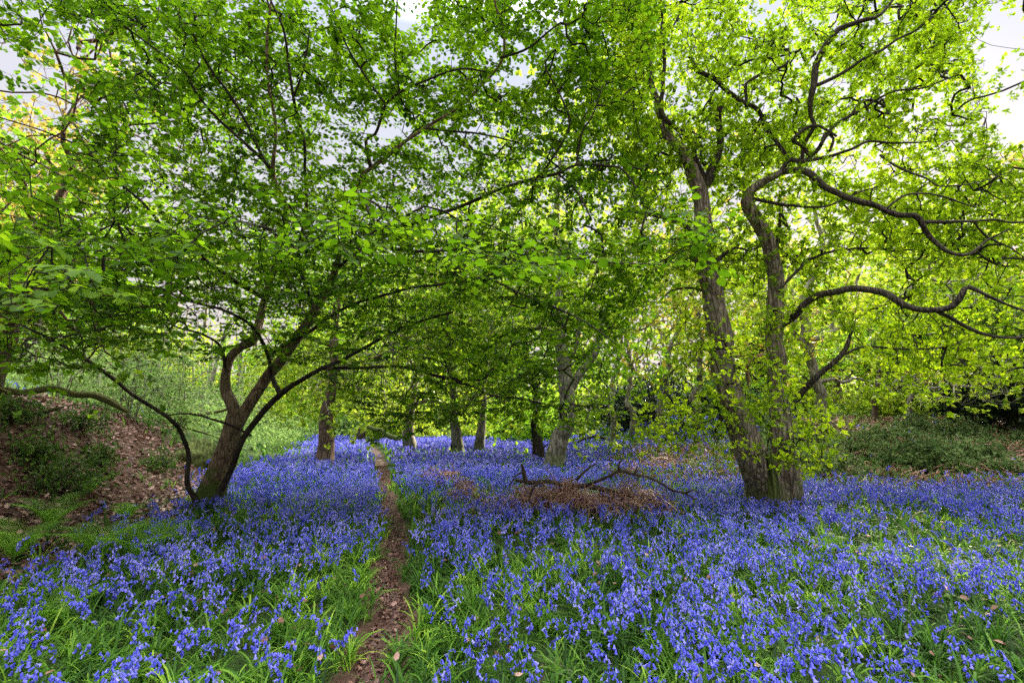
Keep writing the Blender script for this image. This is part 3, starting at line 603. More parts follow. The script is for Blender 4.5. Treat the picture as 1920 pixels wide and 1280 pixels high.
# ------------------------------------------------------------------ generic trees
def make_tree(name, label, cat, base, H, r0, rs, lean=(0, 0), bark='grey_bark', leaf='far_leaf', crown=(3.5, 3.0), nlimb=8, first=.35, natt=420, ml=14, lsize=.14, gn=.25, group=None, fork=None, zc=.68, lrise=.55, flat=False, ros=True, top=None, bare=False, tk=12):
    """trunk, gnarled limbs and a leafy crown; base world xyz"""
    r_ = np.random.default_rng(rs); base = np.asarray(base, float)
    root = empty(name, base, label, cat, group)
    tt = base+np.array([lean[0], lean[1], H]) if top is None else np.asarray(top, float)
    n = 7; rows = []
    for i in range(n):
        u = i/(n-1); p = base+(tt-base)*u
        if 0 < i: p = p+np.array([r_.normal()*gn*.7, r_.normal()*gn*.7, 0])*min(1, 2*u)
        fl = 1.0+.55*math.exp(-u*22)
        rows.append((*p, r0*fl*(1-.94*u**.85)))
    rows.insert(1, (*(base+(tt-base)*.05), r0*1.12)); rows[0] = (*(base-[0, 0, .25]), r0*1.6)
    g = Geo(); s = spline(rows, .16, gn*.3, rs); tube(g, s[:, :3], s[:, 3], tk, .10, rs)
    g.build('trunk', M[bark], root, base)
    lg = Geo(); nodes = [s[int(len(s)*first):, :3][::2]]
    hh = tt[2]-base[2]
    for k in range(nlimb):
        u = first+(.95-first)*(k+r_.random()*.6)/nlimb
        i = min(int(u*len(s)), len(s)-2); st = s[i, :3]; rr = s[i, 3]*r_.uniform(.45, .7)
        az = k*2.4+r_.normal()*.4; L = crown[0]*r_.uniform(.7, 1.15)*(1.15-.5*(u-first)); rise = lrise*r_.uniform(.3, 1.4)+.6*(u-first)
        pts = [(*st, rr)]; d = unit(np.array([math.cos(az), math.sin(az), rise])); p = st.copy(); m = 6
        for j in range(1, m+1):
            d = unit(d+r_.normal(size=3)*gn*np.array([1, 1, .8])*.9); p = p+d*L/m; pts.append((*p, max(rr*(1-.88*j/m), .012)))
        ss = spline(pts, .16, gn*.25, rs+k); tube(lg, ss[:, :3], ss[:, 3], 7, .08, rs+k); nodes.append(ss[2:, :3][::2])
        # a side limb
        q = ss[int(len(ss)*.45)]; d2 = unit(d+r_.normal(size=3)*.9); p = q[:3].copy(); pts = [(*p, q[3]*.7)]
        for j in range(1, 5):
            d2 = unit(d2+r_.normal(size=3)*gn); p = p+d2*L*.13; pts.append((*p, max(q[3]*.7*(1-.8*j/4), .01)))
        ss = spline(pts, .16, gn*.2, rs+k+50); tube(lg, ss[:, :3], ss[:, 3], 5, .06, rs+k); nodes.append(ss[2:, :3][::2])
    nodes = np.concatenate(nodes)
    # crown volume made of several lobes
    nl = 9; cz = base[2]+hh*zc
    lob = np.stack([r_.normal(size=nl)*crown[0]*.48, r_.normal(size=nl)*crown[0]*.48, r_.normal(size=nl)*crown[1]*.48], 1)
    tx = base+(tt-base)*zc
    li = r_.integers(0, nl, natt); q = unit(r_.normal(size=(natt, 3)))*(r_.random((natt, 1))**.45)
    A = np.array([tx[0], tx[1], cz])+lob[li]+q*np.array([crown[0]*.55, crown[0]*.55, crown[1]*.45])
    A = A[A[:, 2] > hgt(A[:, 0], A[:, 1])+.5]
    G = grow(nodes, A, .4, .14, .02, rs)
    twig_mesh(lg, G, .006, .45, .06)
    lg.build('limbs', M[bark], root, base)
    if bare: return root
    gl = Geo(); tp = G[0][G[4]]
    cl = np.clip(.5+.5*noise(tp[:, 0]*.6+rs, tp[:, 1]*.6, tp[:, 2]*.6)+.25*r_.normal(size=len(tp)), 0, 1)
    sprays(gl, tp, G[5], ml, lsize, QD, rs, spread=.42, val0=cl, rosette=ros, jit=.5)
    gl.build('crown', M[leaf], root, base)
    return root
def copy_thing(root, loc, rz, sc, label=None, group=None):
    r = root.copy(); COL.objects.link(r); r.location = [float(v) for v in loc]; r.rotation_euler = (0, 0, rz); r.scale = (sc, sc, sc)
    if label: r['label'] = label
    if group: r['group'] = group
    for ch in root.children:
        c = ch.copy(); COL.objects.link(c); c.parent = r
    return r
GB, AB = ground_hit, P
def at(px, py): return ground_hit(px, py)[0]
# near and middle trees, each its own
make_tree('oak_tree', 'straight reddish-brown trunk standing at the foot of the bank behind the hazel', 'tree', ground_hit(608, 868, cover=.15)[0], 8.5, .23, 101, bark='red_bark', leaf='mid_leaf', crown=(3.6, 2.6), nlimb=9, first=.33, natt=900, ml=16, lsize=.10, top=P(650, 330, 15.2), zc=.62, gn=.12, tk=18)
def fork_tree():
    b, T_ = ground_hit(1045, 868, cover=.24)
    root = empty('oak_tree', b, 'leaning grey trunk beside a dark snag, forking into two pale boughs', 'tree')
    lim = []
    for i, (nm, rows) in enumerate([('trunk', [(1036, 888, T_, 52), (1040, 868, T_, 42), (1050, 830, T_, 35), (1060, 790, T_, 31), (1064, 740, T_, 30), (1056, 690, T_, 26), (1052, 640, T_, 22), (1050, 560, T_, 19), (1052, 480, T_, 16), (1040, 400, T_, 12), (1050, 300, T_, 8)]),
            ('limb', [(1066, 735, T_, 20), (1085, 700, T_, 17), (1108, 672, T_, 15), (1122, 640, T_, 13), (1128, 600, T_, 10), (1150, 550, T_, 8), (1170, 480, T_, 6), (1200, 420, T_, 4)]),
            ('limb', [(1056, 690, T_, 12), (1075, 660, T_, 9), (1085, 630, T_, 8), (1082, 590, T_, 7), (1100, 540, T_, 5), (1130, 470, T_, 4)]),
            ('limb', [(1052, 600, T_, 9), (1020, 560, T_+1, 8), (980, 520, T_+1, 6), (940, 440, T_+1, 4)])]):
        g = Geo(); s = spline(pl(rows), .12, .05, 300+i); tube(g, s[:, :3], s[:, 3], 14 if i == 0 else 8, .09, i); g.build(nm, M['grey_bark'], root, b); lim.append(s)
    nodes = np.concatenate([s[len(s)//2:, :3][::2] for s in lim])
    A = cloud(430, [(900, 180), (1250, 150), (1220, 420), (1180, 520), (1100, 620), (900, 680), (860, 560)], lambda x, y, r_: T_-3.5+7*r_.random(len(x)), 33)
    G = grow(nodes, A, .35, .15, .02, 33); g = Geo(); twig_mesh(g, G, .006, .45, .06); g.build('twigs', M['grey_bark'], root, b)
    gl = Geo(); sprays(gl, G[0][G[4]], G[5], 15, .125, QD, 34, spread=.4, rosette=True); gl.build('crown', M['far_leaf'], root, b)
fork_tree()
def back_oak():
    b = at(1546, 812); T_ = min(ground_hit(1546, 812)[1], 17); b = P(1546, 800, 16.5); b[2] = float(hgt(b[0], b[1])); T_ = 16.5
    root = empty('oak_tree', b, 'pale leaning oak trunk with twisted bare boughs behind the twin oak', 'tree')
    lim = []
    for i, (nm, rows) in enumerate([('trunk', [(1552, 845, T_, 34), (1548, 800, T_, 27), (1538, 760, T_, 23), (1528, 715, T_, 21), (1518, 665, T_, 20), (1512, 620, T_, 20), (1508, 595, T_, 17), (1512, 540, T_, 13), (1540, 470, T_, 10), (1530, 380, T_, 7)]),
            ('limb', [(1514, 655, T_, 14), (1500, 640, T_, 12), (1484, 622, T_, 10), (1488, 600, T_, 7), (1470, 560, T_, 6), (1480, 500, T_, 4)]),
            ('limb', [(1514, 640, T_, 13), (1545, 628, T_, 11), (1570, 615, T_, 9), (1600, 612, T_, 6), (1650, 590, T_, 5), (1700, 540, T_, 4)]),
            ('limb', [(1530, 718, T_, 10), (1560, 712, T_, 8), (1600, 712, T_, 7), (1660, 718, T_, 5), (1720, 705, T_, 4)]),
            ('limb', [(1560, 616, T_, 8), (1565, 580, T_, 7), (1600, 540, T_, 6), (1620, 470, T_, 4)])]):
        g = Geo(); s = spline(pl(rows), .12, .10, 340+i); tube(g, s[:, :3], s[:, 3], 12 if i == 0 else 8, .10, i); g.build(nm, M['grey_bark'], root, b); lim.append(s)
    nodes = np.concatenate([s[len(s)//3:, :3][::2] for s in lim])
    A = cloud(900, [(1380, 250), (1960, 300), (1990, 720), (1880, 760), (1700, 770), (1620, 700), (1420, 640)], lambda x, y, r_: T_-3+7*r_.random(len(x)), 35, lambda x, y: .3+.7*(noise(x/45, y/35) > -.1))
    G = grow(nodes, A, .35, .15, .02, 33); g = Geo(); twig_mesh(g, G, .006, .45, .06); g.build('twigs', M['grey_bark'], root, b)
    gl = Geo(); sprays(gl, G[0][G[4]], G[5], 15, .13, QD, 36, spread=.4, rosette=True); gl.build('crown', M['far_leaf'], root, b)
back_oak()

def mid(px, py, w, rs, label, Hpx, top_dx=0, **k):
    b, t = ground_hit(px, py, cover=.2 if px > 500 else 0); r0 = w/2*t/FPX
    return make_tree('oak_tree', label, 'tree', b, 1, r0, rs, top=P(px+top_dx, Hpx, t), **k)
mid(766, 842, 22, 111, 'stout ivy-dark trunk to the right of the path end, next to a toppled log', 470, 30, bark='grey_bark', leaf='far_leaf', crown=(5, 4), natt=520, ml=17, lsize=.14, first=.25)
mid(858, 847, 20, 112, 'mossy grey trunk with a thin dead snag in front, in the middle of the wood', 420, -25, bark='grey_bark', leaf='far_leaf', crown=(5, 4), natt=520, ml=17, lsize=.14)
mid(897, 842, 17, 113, 'paired pale trunk just right of the mossy grey one', 400, 30, bark='grey_bark', leaf='far_leaf', crown=(5, 4.5), natt=900, ml=17, lsize=.14)
mid(1148, 825, 12, 114, 'slender distant trunk above the bluebells right of the leaning grey tree', 480, 20, bark='grey_bark', leaf='far_leaf', crown=(5, 4), natt=650, ml=15, lsize=.17)
mid(726, 825, 11, 115, 'thin far trunk close to the toppled log', 480, -20, bark='grey_bark', leaf='mid_leaf', crown=(5, 4), natt=650, ml=15, lsize=.17)
mid(1010, 852, 13, 116, 'short dark split trunk left of the leaning grey tree', 500, -40, bark='dark_bark', leaf='mid_leaf', crown=(4, 3), natt=450, ml=14, lsize=.18)
mid(288, 748, 26, 117, 'pale leaning trunk on the green hillside behind the bank', 330, 60, bark='grey_bark', leaf='far_leaf', crown=(4.5, 3.5), natt=600, ml=14, lsize=.19, gn=.12)
mid(128, 728, 11, 118, 'crooked mossy sapling rising behind the fallen log on the bank', 480, -50, bark='moss', leaf='far_leaf', crown=(2.6, 2.2), natt=260, ml=14, lsize=.12, first=.5)
mid(-20, 735, 30, 119, 'brown crooked oak trunk at the left edge above the bank', 150, 190, bark='red_bark', leaf='mid_leaf', crown=(3.6, 3.2), natt=750, ml=14, lsize=.09, first=.35, gn=.35)
mid(380, 745, 9, 120, 'thin pale birch on the hillside right of the leaning trunk', 400, 10, bark='grey_bark', leaf='far_leaf', crown=(3, 3), natt=300, ml=13, lsize=.18)
mid(1235, 815, 15, 121, 'gnarled oak with bare twisting boughs in the gap left of the twin oak', 400, 40, bark='grey_bark', leaf='gold_leaf', crown=(5, 4), nlimb=10, natt=150, ml=9, lsize=.20, gn=.5, first=.3)
mid(1190, 812, 13, 122, 'upright grey oak behind dark hollies in the gap', 430, -10, bark='grey_bark', leaf='gold_leaf', crown=(4.6, 4), nlimb=10, natt=130, ml=9, lsize=.20, gn=.45, first=.35)
mid(1310, 812, 15, 123, 'crooked oak partly behind the twin oak on its left side', 380, -20, bark='grey_bark', leaf='far_leaf', crown=(5, 4.5), nlimb=10, natt=380, ml=11, lsize=.22, gn=.45)
mid(1790, 792, 15, 124, 'low twisted hawthorn trunk under the oak boughs at the far right', 600, -60, bark='dark_bark', leaf='mid_leaf', crown=(4.2, 2.4), nlimb=9, natt=700, ml=15, lsize=.16, gn=.5, first=.2, zc=.85)
mid(1905, 800, 20, 125, 'dark thick trunk at the right edge beside the black holly', 480, 10, bark='dark_bark', leaf='mid_leaf', crown=(4, 3), nlimb=8, natt=500, ml=14, lsize=.16, gn=.3)
mid(1700, 790, 10, 127, 'sparse small oak with forked pale stem on the rough right-hand slope', 520, 30, bark='grey_bark', leaf='far_leaf', crown=(3, 2.4), natt=260, ml=14, lsize=.14, first=.3)
mid(1640, 782, 9, 126, 'thin straight trunk at the edge of the dark wood on the right', 450, 10, bark='red_bark', leaf='far_leaf', crown=(4, 4), natt=420, ml=12, lsize=.2, first=.4)
print('mid trees', time.time()-T0)
# filler woodland: copies of five kinds
protos = []
for i in range(5):
    protos.append(make_tree('woodland_tree', '', 'tree', (0, 0, 0), 11+i*.8, .28+.03*i, 500+i, lean=(.6*math.sin(i*2), .4), bark=['grey_bark', 'dark_bark', 'grey_bark', 'red_bark', 'dark_bark'][i], leaf=['far_leaf', 'mid_leaf', 'far_leaf', 'gold_leaf', 'mid_leaf'][i], crown=(4.6, 4.2), nlimb=9, natt=560, ml=13, lsize=.24, gn=.38, first=.25, zc=.6))
spots = []
r_ = np.random.default_rng(77)
lab = ['yellow-green trees of the far wood beyond the bluebells', 'darker green trees of the far wood beyond the bluebells', 'yellow-green trees of the far wood beyond the bluebells', 'gold-tinted trees of the far wood catching low sun', 'darker green trees of the far wood beyond the bluebells']
lab = [l.replace('trees', 'tree').replace('tree of', 'tree standing in') for l in lab]
c = 0; used = set(); tries = 0; placed = []
while c < 48 and tries < 6000:
    tries += 1
    a = r_.uniform(-1.35, 1.35); y = 19+44*r_.random()**1.1; x = a*y
    px = 960+FPX*x/(y*CT+.0)
    if y < 26 and -.95 < a < .85: continue
    if -.98 < a < -.32 and y < 40: continue
    if abs(a-(-.28)) < .12 and y < 34: continue
    if 1090 < px < 1400 and y < 48: continue
    if 640 < px < 1090 and y < 44: continue
    if 1500 < px < 2000 and y < 24: continue
    if any((x-u)**2+(y-v)**2 < (3.4 if y < 35 else 3.0)**2 for u, v in placed): continue
    placed.append((x, y)); k = int(r_.integers(0, 5))
    if 1150 < px < 1500 and r_.random() < .5: k = 3
    z = float(hgt(x, y)); sc = r_.uniform(.85, 1.25)
    if k in used: copy_thing(protos[k], (x, y, z-.1), r_.random()*6.28, sc, lab[k], lab[k].split(' standing')[0].split(' catching')[0]+' group')
    else:
        used.add(k); p = protos[k]; p.location = (x, y, z-.1); p.rotation_euler = (0, 0, r_.random()*6.28); p.scale = (sc,)*3
        p['label'] = lab[k]; p['group'] = lab[k].split(' standing')[0].split(' catching')[0]+' group'
    c += 1
print('fillers', c, time.time()-T0)

# ------------------------------------------------------------------ shrubs
def make_bush(name, label, cat, base, size, rs, leaf='shrub_leaf', n=260, ml=16, ls=.06, tmpl=QD, stems=14, group=None, bark='twig', spread=None, up=1.0):
    r_ = np.random.default_rng(rs); base = np.asarray(base, float); root = empty(name, base, label, cat, group)
    g = Geo(); nodes = []
    for k in range(stems):
        az = r_.random()*6.28; out = r_.random()**.7
        tp = np.array([math.cos(az)*out*size[0]*.8, math.sin(az)*out*size[0]*.8, size[1]*r_.uniform(.45, .95)])
        mid_ = tp*np.array([.4, .4, .55])+r_.normal(size=3)*size[0]*.06
        b0 = base+np.array([math.cos(az), math.sin(az), 0])*size[0]*.12*r_.random(); b0[2] -= .05
        w = .010*size[1]**.6
        s = spline([(*b0, w), (*(base+mid_), w*.7), (*(base+tp), w*.3)], .12, .02, rs+k)
        tube(g, s[:, :3], s[:, 3], 4, 0, 1, cap=False); nodes.append(s[2:, :3])
    nodes = np.concatenate(nodes)
    q = unit(r_.normal(size=(n, 3)))*(r_.random((n, 1))**.4); q[:, 2] = np.abs(q[:, 2])
    lump = 1+.3*noise(q[:, 0]*2+rs, q[:, 1]*2, q[:, 2]*2)[:, None]
    A = base+q*np.array([size[0], size[0], size[1]])*lump+np.array([0, 0, .08*size[1]])
    G = grow(nodes, A, .15*max(1, size[1]), .12, .02, rs); twig_mesh(g, G, .0022*max(1, size[1]), .42, .03)
    g.build('stems', M[bark], root, base)
    gl = Geo(); tp = G[0][G[4]]; cl = np.clip(.5+.5*noise(tp[:, 0]*3/size[1]+rs, tp[:, 1]*3/size[1], tp[:, 2]*3/size[1])+.2*r_.normal(size=len(tp)), 0, 1)
    sprays(gl, tp, G[5], ml, ls, tmpl, rs, spread=spread or ls*2.2, val0=cl, jit=.5, rosette=True); gl.build('leaves', M[leaf], root, base)
    return root
for px, py, s, rs, lab in [(150, 812, (.55, .55), 1, 'small feathery bush high on the brown leaf-strewn bank'), (62, 868, (.5, .42), 2, 'low green bush near the left edge of the bank'),
        (105, 925, (.8, .5), 3, 'widest low bush at the foot of the leafy bank'), (290, 885, (.5, .5), 4, 'bush between the mossy boulder and the bank, left of the hazel'),
        (190, 880, (.22, .4), 5, 'tiny upright seedling with reddish stems on the bank'), (330, 800, (.6, .45), 6, 'green scrub growing against the mossy boulder'),
        (540, 850, (.9, .55), 7, 'scrubby clump right of the hazel trunk by the bank'), (20, 790, (.5, .35), 8, 'sparse sprig under the fallen log at the left edge')]:
    make_bush('shrub', lab, 'shrub', at(px, py), (s[0]*.8, s[1]*.9), 700+rs, n=int(70+190*s[0]), ml=12, ls=.038, leaf='shrub_leaf', spread=.13, stems=18)
# dark hollies and undergrowth at the edge of the wood
def deep(px, y):
    x = (px-960)/FPX*y*1.01; return np.array([x, y, float(hgt(x, y))])
for i, (px, y, s, lab) in enumerate([(1175, 27, (2.2, 2.6), 'dark holly bush behind the leafy bough tip, beyond the dead bracken'), (1245, 30, (2.6, 3.6), 'tall blue-green holly left of the twin oak'),
        (1885, 21, (2.3, 3.6), 'black-green holly at the right edge of the wood'), (1120, 36, (3, 2.2), 'low dark holly far behind the leaning grey tree'), (1700, 31, (3.2, 2.6), 'dark holly deep in the wood on the right')]):
    make_bush('holly_bush', lab, 'bush', deep(px, y), s, 730+i, n=520, ml=16, ls=.16, leaf='holly_leaf', spread=.3)
bp = [make_bush('woodland_bush', 'leafy bush of the far undergrowth along the edge of the wood', 'bush', (0, 0, 0), (1.9+.3*i, 2.0+.4*i), 750+i, n=430, ml=14, ls=.17, leaf=['shrub_leaf', 'far_leaf', 'mid_leaf'][i], spread=.3, group='bushes along the edge of the wood') for i in range(3)]
r_ = np.random.default_rng(5); us = set(); c = 0; pl_ = []
while c < 74:
    y = r_.uniform(27, 50); a = r_.uniform(-1.2, 1.25); x = a*y
    if a < -.25 and y < 34: continue
    if any((x-u)**2+(y-v)**2 < 5 for u, v in pl_): continue
    pl_.append((x, y)); k = int(r_.integers(0, 3)); z = float(hgt(x, y))-.1; sc = r_.uniform(.7, 1.3)
    if k in us: copy_thing(bp[k], (x, y, z), r_.random()*6.28, sc)
    else: us.add(k); bp[k].location = (x, y, z); bp[k].scale = (sc,)*3
    c += 1
# distant wood read as one mass
def far_wood():
    r_ = np.random.default_rng(9); n = 15000
    y = r_.uniform(58, 84, n); a = r_.uniform(-1.5, 1.5, n); x = a*y
    top = (11+5*noise(x*.12, y*.1)+2*noise(x*.5, y*.5))*(1-.6*np.exp(-((a-.30)/.22)**2))
    u = r_.random(n); hgtv = np.where(u < .45, r_.random(n)*4, top*(.2+.8*r_.random(n)**.9))
    z = hgt(x, y)+hgtv; keep = (noise(x*.35, y*.35, z*.35) > -.15) | (hgtv < 3.5)
    x, y, z, hv = x[keep], y[keep], z[keep], hgtv[keep]; n = len(x)
    g = Geo(); tip = np.stack([x, y, z], 1)
    sprays(g, tip, unit(r_.normal(size=(n, 3))), 9, .42, QD, 10, spread=1.0, rosette=True, val0=np.clip(.5+.5*noise(x*.2, y*.2, z*.2), 0, 1))
    m = 240; x = r_.uniform(-95, 95, m); y = r_.uniform(56, 80, m)
    p0 = np.stack([x, y, hgt(x, y)-.3], 1); p1 = p0+np.stack([r_.normal(size=m), r_.normal(size=m), r_.uniform(8, 13, m)], 1)
    frusta(g, p0, p1, r_.uniform(.15, .4, m), r_.uniform(.05, .12, m), 6, mi=1)
    tag(g.build('distant_wood', [M['far_leaf'], M['grey_bark']]), kind='stuff')
far_wood()

# ------------------------------------------------------------------ ground cover density (a map of the wood floor)
def zones(x, y):
    """returns blue (bluebells), grn (strap leaves), bram (brambles), lit (leaf litter), und (hillside scrub)"""
    z = hgt(x, y)+.25; px, py, t = proj(np.stack([x, y, z], -1))
    d = bank_d(x, y); p = np.abs(x-path_x(y)); pw = path_w(y)
    clear = sstep(pw*.9+.008*y, pw*1.4+.02+.012*y, p)
    nz = noise(x*.8, y*.8)+.55*noise(x*2.4+7, y*2.4); fz = noise(x*.35+2, y*.35)
    far = sstep(4, 9, y)
    far2 = sstep(6, 11, y); blue = np.clip(.58+.12*far+.18*far2+(.55-.22*far2)*nz, 0.06, 1.1)
    blue = blue*np.where(x < path_x(y), .62+.38*sstep(4, 7.5, y), .95)
    verge = np.where(x > path_x(y), sstep(.1, .55, p-pw), sstep(.0, .25, p-pw)); blue = blue*(.12+.88*verge)
    nearbank = (1-sstep(-.9, .35, d+.5*nz*(y < 14)))
    hill = sstep(3, 8, d)*.10*(nz > .1)
    blue = blue*nearbank+hill
    bram = sstep(10.0, 12.0, y+.6*nz)*sstep(.50, .60, x/np.maximum(y, 1))  # right-hand slope
    ay = x/np.maximum(y, 1); mixz = sstep(9.2, 10.2, y+.5*nz)*(1-sstep(17, 20, y))*sstep(.17, .25, ay+.03*nz)*(.85+.35*nz)  # rough patch left of the oak
    blue = blue*(1-np.clip(bram*1.15, 0, 1)*.97)*(1-.88*np.clip(mixz, 0, 1))*(1-.6*np.exp(-((x-1.1)/1.3)**2-((y-7.9)/.55)**2))*(1-.6*np.exp(-((x-6.6)/1.6)**2-((y-9.6)/.7)**2))
    blue = blue*(1-.85*sstep(19, 22, y)*sstep(.12, .2, ay))*(1-.25*far2*(noise(x*1.3+20, y*1.3) > .0)); strip = np.exp(-((y-9.6-.5*nz)/.9)**2)*sstep(5.5, 7, x); blue = blue*(1-.55*strip)
    bram = np.clip(bram+mixz*.8+.6*strip, 0, 1)
    blue = blue*(1-sstep(33, 40, y))
    lit = np.clip(sstep(-.95, .05, d+.3*nz)*(1-sstep(11, 16, y))*(1-sstep(4.5, 8, d)), 0, 1)
    und = sstep(.2, 1.5, d)*np.clip(sstep(10.5, 15, y)+sstep(4.3, 7.5, d), 0, 1)
    grn = clear*(1-.93*lit)*(1-.8*und)*(1-.75*bram); lit = np.clip(lit+.9*bram*(noise(x*.6+4, y*.6) > -.1)*(y < 30), 0, 1)
    return blue*clear, grn, bram*clear, lit, und
def pts(n, y0, y1, rs, f, a=1.22, margin=.6):
    """random ground points y0..y1 in a wedge a little wider than the view; f = keep probability"""
    r_ = np.random.default_rng(rs); y = np.sqrt(r_.random(n)*(y1**2-y0**2)+y0**2); x = r_.uniform(-a, a, n)*(y+margin)
    k = r_.random(n) < f(x, y); x, y = x[k], y[k]
    return np.stack([x, y, hgt(x, y)], 1)
def area(y0, y1, a=1.22): return a*(y1**2-y0**2)

def ribbon(L, W, lean, curl, seg, twist=0):
    u = np.linspace(0, 1, seg+1); ang = lean+curl*u**1.3
    dy = np.sin(ang)*L/seg; dz = np.cos(ang)*L/seg
    y = np.concatenate([[0], np.cumsum(dy[:-1])]); z = np.concatenate([[0], np.cumsum(dz[:-1])])
    w = W*.5*np.minimum(1, .55+u*1.6)*np.sqrt(np.clip(1-u**3, 0.0, 1)); w[-1] = W*.06
    V = np.concatenate([np.stack([-w, y, z+w*.35], 1), np.stack([w, y, z+w*.35], 1)])
    n = seg+1; i = np.arange(seg); F = np.stack([i, i+n, i+n+1, i+1], 1)
    return V, F
def tuft(rs, nb, seg, L=.32, W=.013):
    r_ = np.random.default_rng(rs); Vs = []; Fs = []; c = 0
    for k in range(nb):
        V, F = ribbon(L*r_.uniform(.6, 1.2), W*r_.uniform(.7, 1.25), r_.uniform(.1, .6), r_.uniform(1.0, 2.7), seg)
        az = r_.random()*6.28; cc, ss = math.cos(az), math.sin(az)
        V = np.stack([V[:, 0]*cc-V[:, 1]*ss+r_.normal()*.012, V[:, 0]*ss+V[:, 1]*cc+r_.normal()*.012, V[:, 2]], 1)
        Vs.append(V); Fs.append(F+c); c += len(V)
    return np.concatenate(Vs), [np.concatenate(Fs)]
def leaves_cover():
    g = Geo(); dens = [(1.2, 5.0, 115, 11, 5, 1.0, .011), (5.0, 9, 74, 7, 3, 1.0, .014), (9, 16, 34, 6, 2, 1.1, .02), (16, 38, 8, 6, 2, 1.3, .035)]
    for q, (y0, y1, dn, nb, seg, sc, W) in enumerate(dens):
        p = pts(int(area(y0, y1)*dn), y0, y1, 40+q, lambda x, y: zones(x, y)[1])
        r_ = np.random.default_rng(60+q); kk = r_.integers(0, 8, len(p))
        hv = np.clip(.45+.30*noise(p[:, 0]*1.3, p[:, 1]*1.3)+.18*r_.normal(size=len(p)), 0, .98)
        for k in range(8):
            m = kk == k; n = m.sum()
            if n == 0: continue
            tv, tf = tuft(900+k+q*10, nb, seg, .25, W)
            X, Y, Z = zframes(n, r_.random(n)*6.28, sc*r_.uniform(.65, 1.2, n), r_.normal(size=(n, 3))*.12)
            scatter(g, tv, tf, p[m], X, Y, Z, hv[m])
            # blades of one tuft differ a little
            F, v, mi = g.F[-1]; blade = np.repeat(np.random.default_rng(k).normal(size=(n*nb))*.16, seg)
            g.F[-1] = (F, np.clip(v+blade.astype(np.float32), 0, 1), mi)
    tag(g.build('bluebell_leaves', M['blade']), kind='stuff')
    # bright upright stalks of grass here and there
leaves_cover()
print('leaves', time.time()-T0)

BELL_R = [(.0020, 0), (.0052, -.004), (.0062, -.015), (.0064, -.019), (.0108, -.024)]
def bell(sides, rings, sc=1.0):
    rr = [BELL_R[i] for i in rings]; th = np.arange(sides)/sides*2*math.pi; V = []
    for i, (r, z) in enumerate(rr):
        k = np.where(np.arange(sides) % 2 == 0, 1.15, .75) if (i == len(rr)-1 and sides >= 6) else 1
        V.append(np.stack([np.cos(th)*r*k, np.sin(th)*r*k, np.full(sides, z)], 1))
    V = np.concatenate(V)*sc; F = []
    for i in range(len(rr)-1):
        a = i*sides+np.arange(sides); b = i*sides+(np.arange(sides)+1) % sides; F.append(np.stack([a, b, b+sides, a+sides], 1))
    return V, np.concatenate(F)
def plant_axis(r_, h):
    u = np.linspace(0, 1, 9); lean = r_.uniform(-.08, .08); nod = r_.uniform(.03, .07)
    x = lean*u*h*1.5+nod*np.clip((u-.62)/.38, 0, 1)**2*1.3; z = h*(u-.16*np.clip((u-.70)/.30, 0, 1)**2)
    return np.stack([x, np.zeros(9), z], 1)
def plant(rs, lod, h=.34):
    """-> petals (V,F), stem (V,F), list of bell (V,F)"""
    r_ = np.random.default_rng(rs); ax = plant_axis(r_, h); nb = int(r_.integers(7, 13))
    sides, rings, bs = [(6, (0, 1, 2, 4), .88), (4, (0, 2, 4), 1.02), (3, (0, 4), 1.6)][lod]
    bells = []
    for k in range(nb):
        u = .60+.40*(k+.3*r_.random())/nb; i = u*8; a = int(min(i, 7)); q = ax[a]+(ax[a+1]-ax[a])*(i-a)
        side = r_.normal()*.013; q = q+np.array([r_.uniform(-.002, .016), side, -.003])
        V, F = bell(sides, rings, bs*r_.uniform(.8, 1.1)*(1.08-.35*(k/nb)))
        t = r_.normal()*.35+side*14; s = r_.normal()*.3-.25
        Rx = np.array([[1, 0, 0], [0, math.cos(t), -math.sin(t)], [0, math.sin(t), math.cos(t)]]); Ry = np.array([[math.cos(s), 0, math.sin(s)], [0, 1, 0], [-math.sin(s), 0, math.cos(s)]])
        bells.append((V@(Rx@Ry).T+q, F))
    g = Geo()
    rad = np.linspace(.0026, .0012, 9)
    if lod == 0: tube(g, ax, rad, 4, cap=False)
    else: tube(g, ax[[0, 5, 7, 8]], rad[[0, 5, 7, 8]]*(1.3 if lod == 1 else 2), 3, cap=False)
    sV = np.concatenate(g.V); sF = g.F[0][0]
    c = 0; Vs = []; Fs = []
    for V, F in bells: Vs.append(V); Fs.append(F+c); c += len(V)
    return (np.concatenate(Vs), np.concatenate(Fs)), (sV, sF), bells
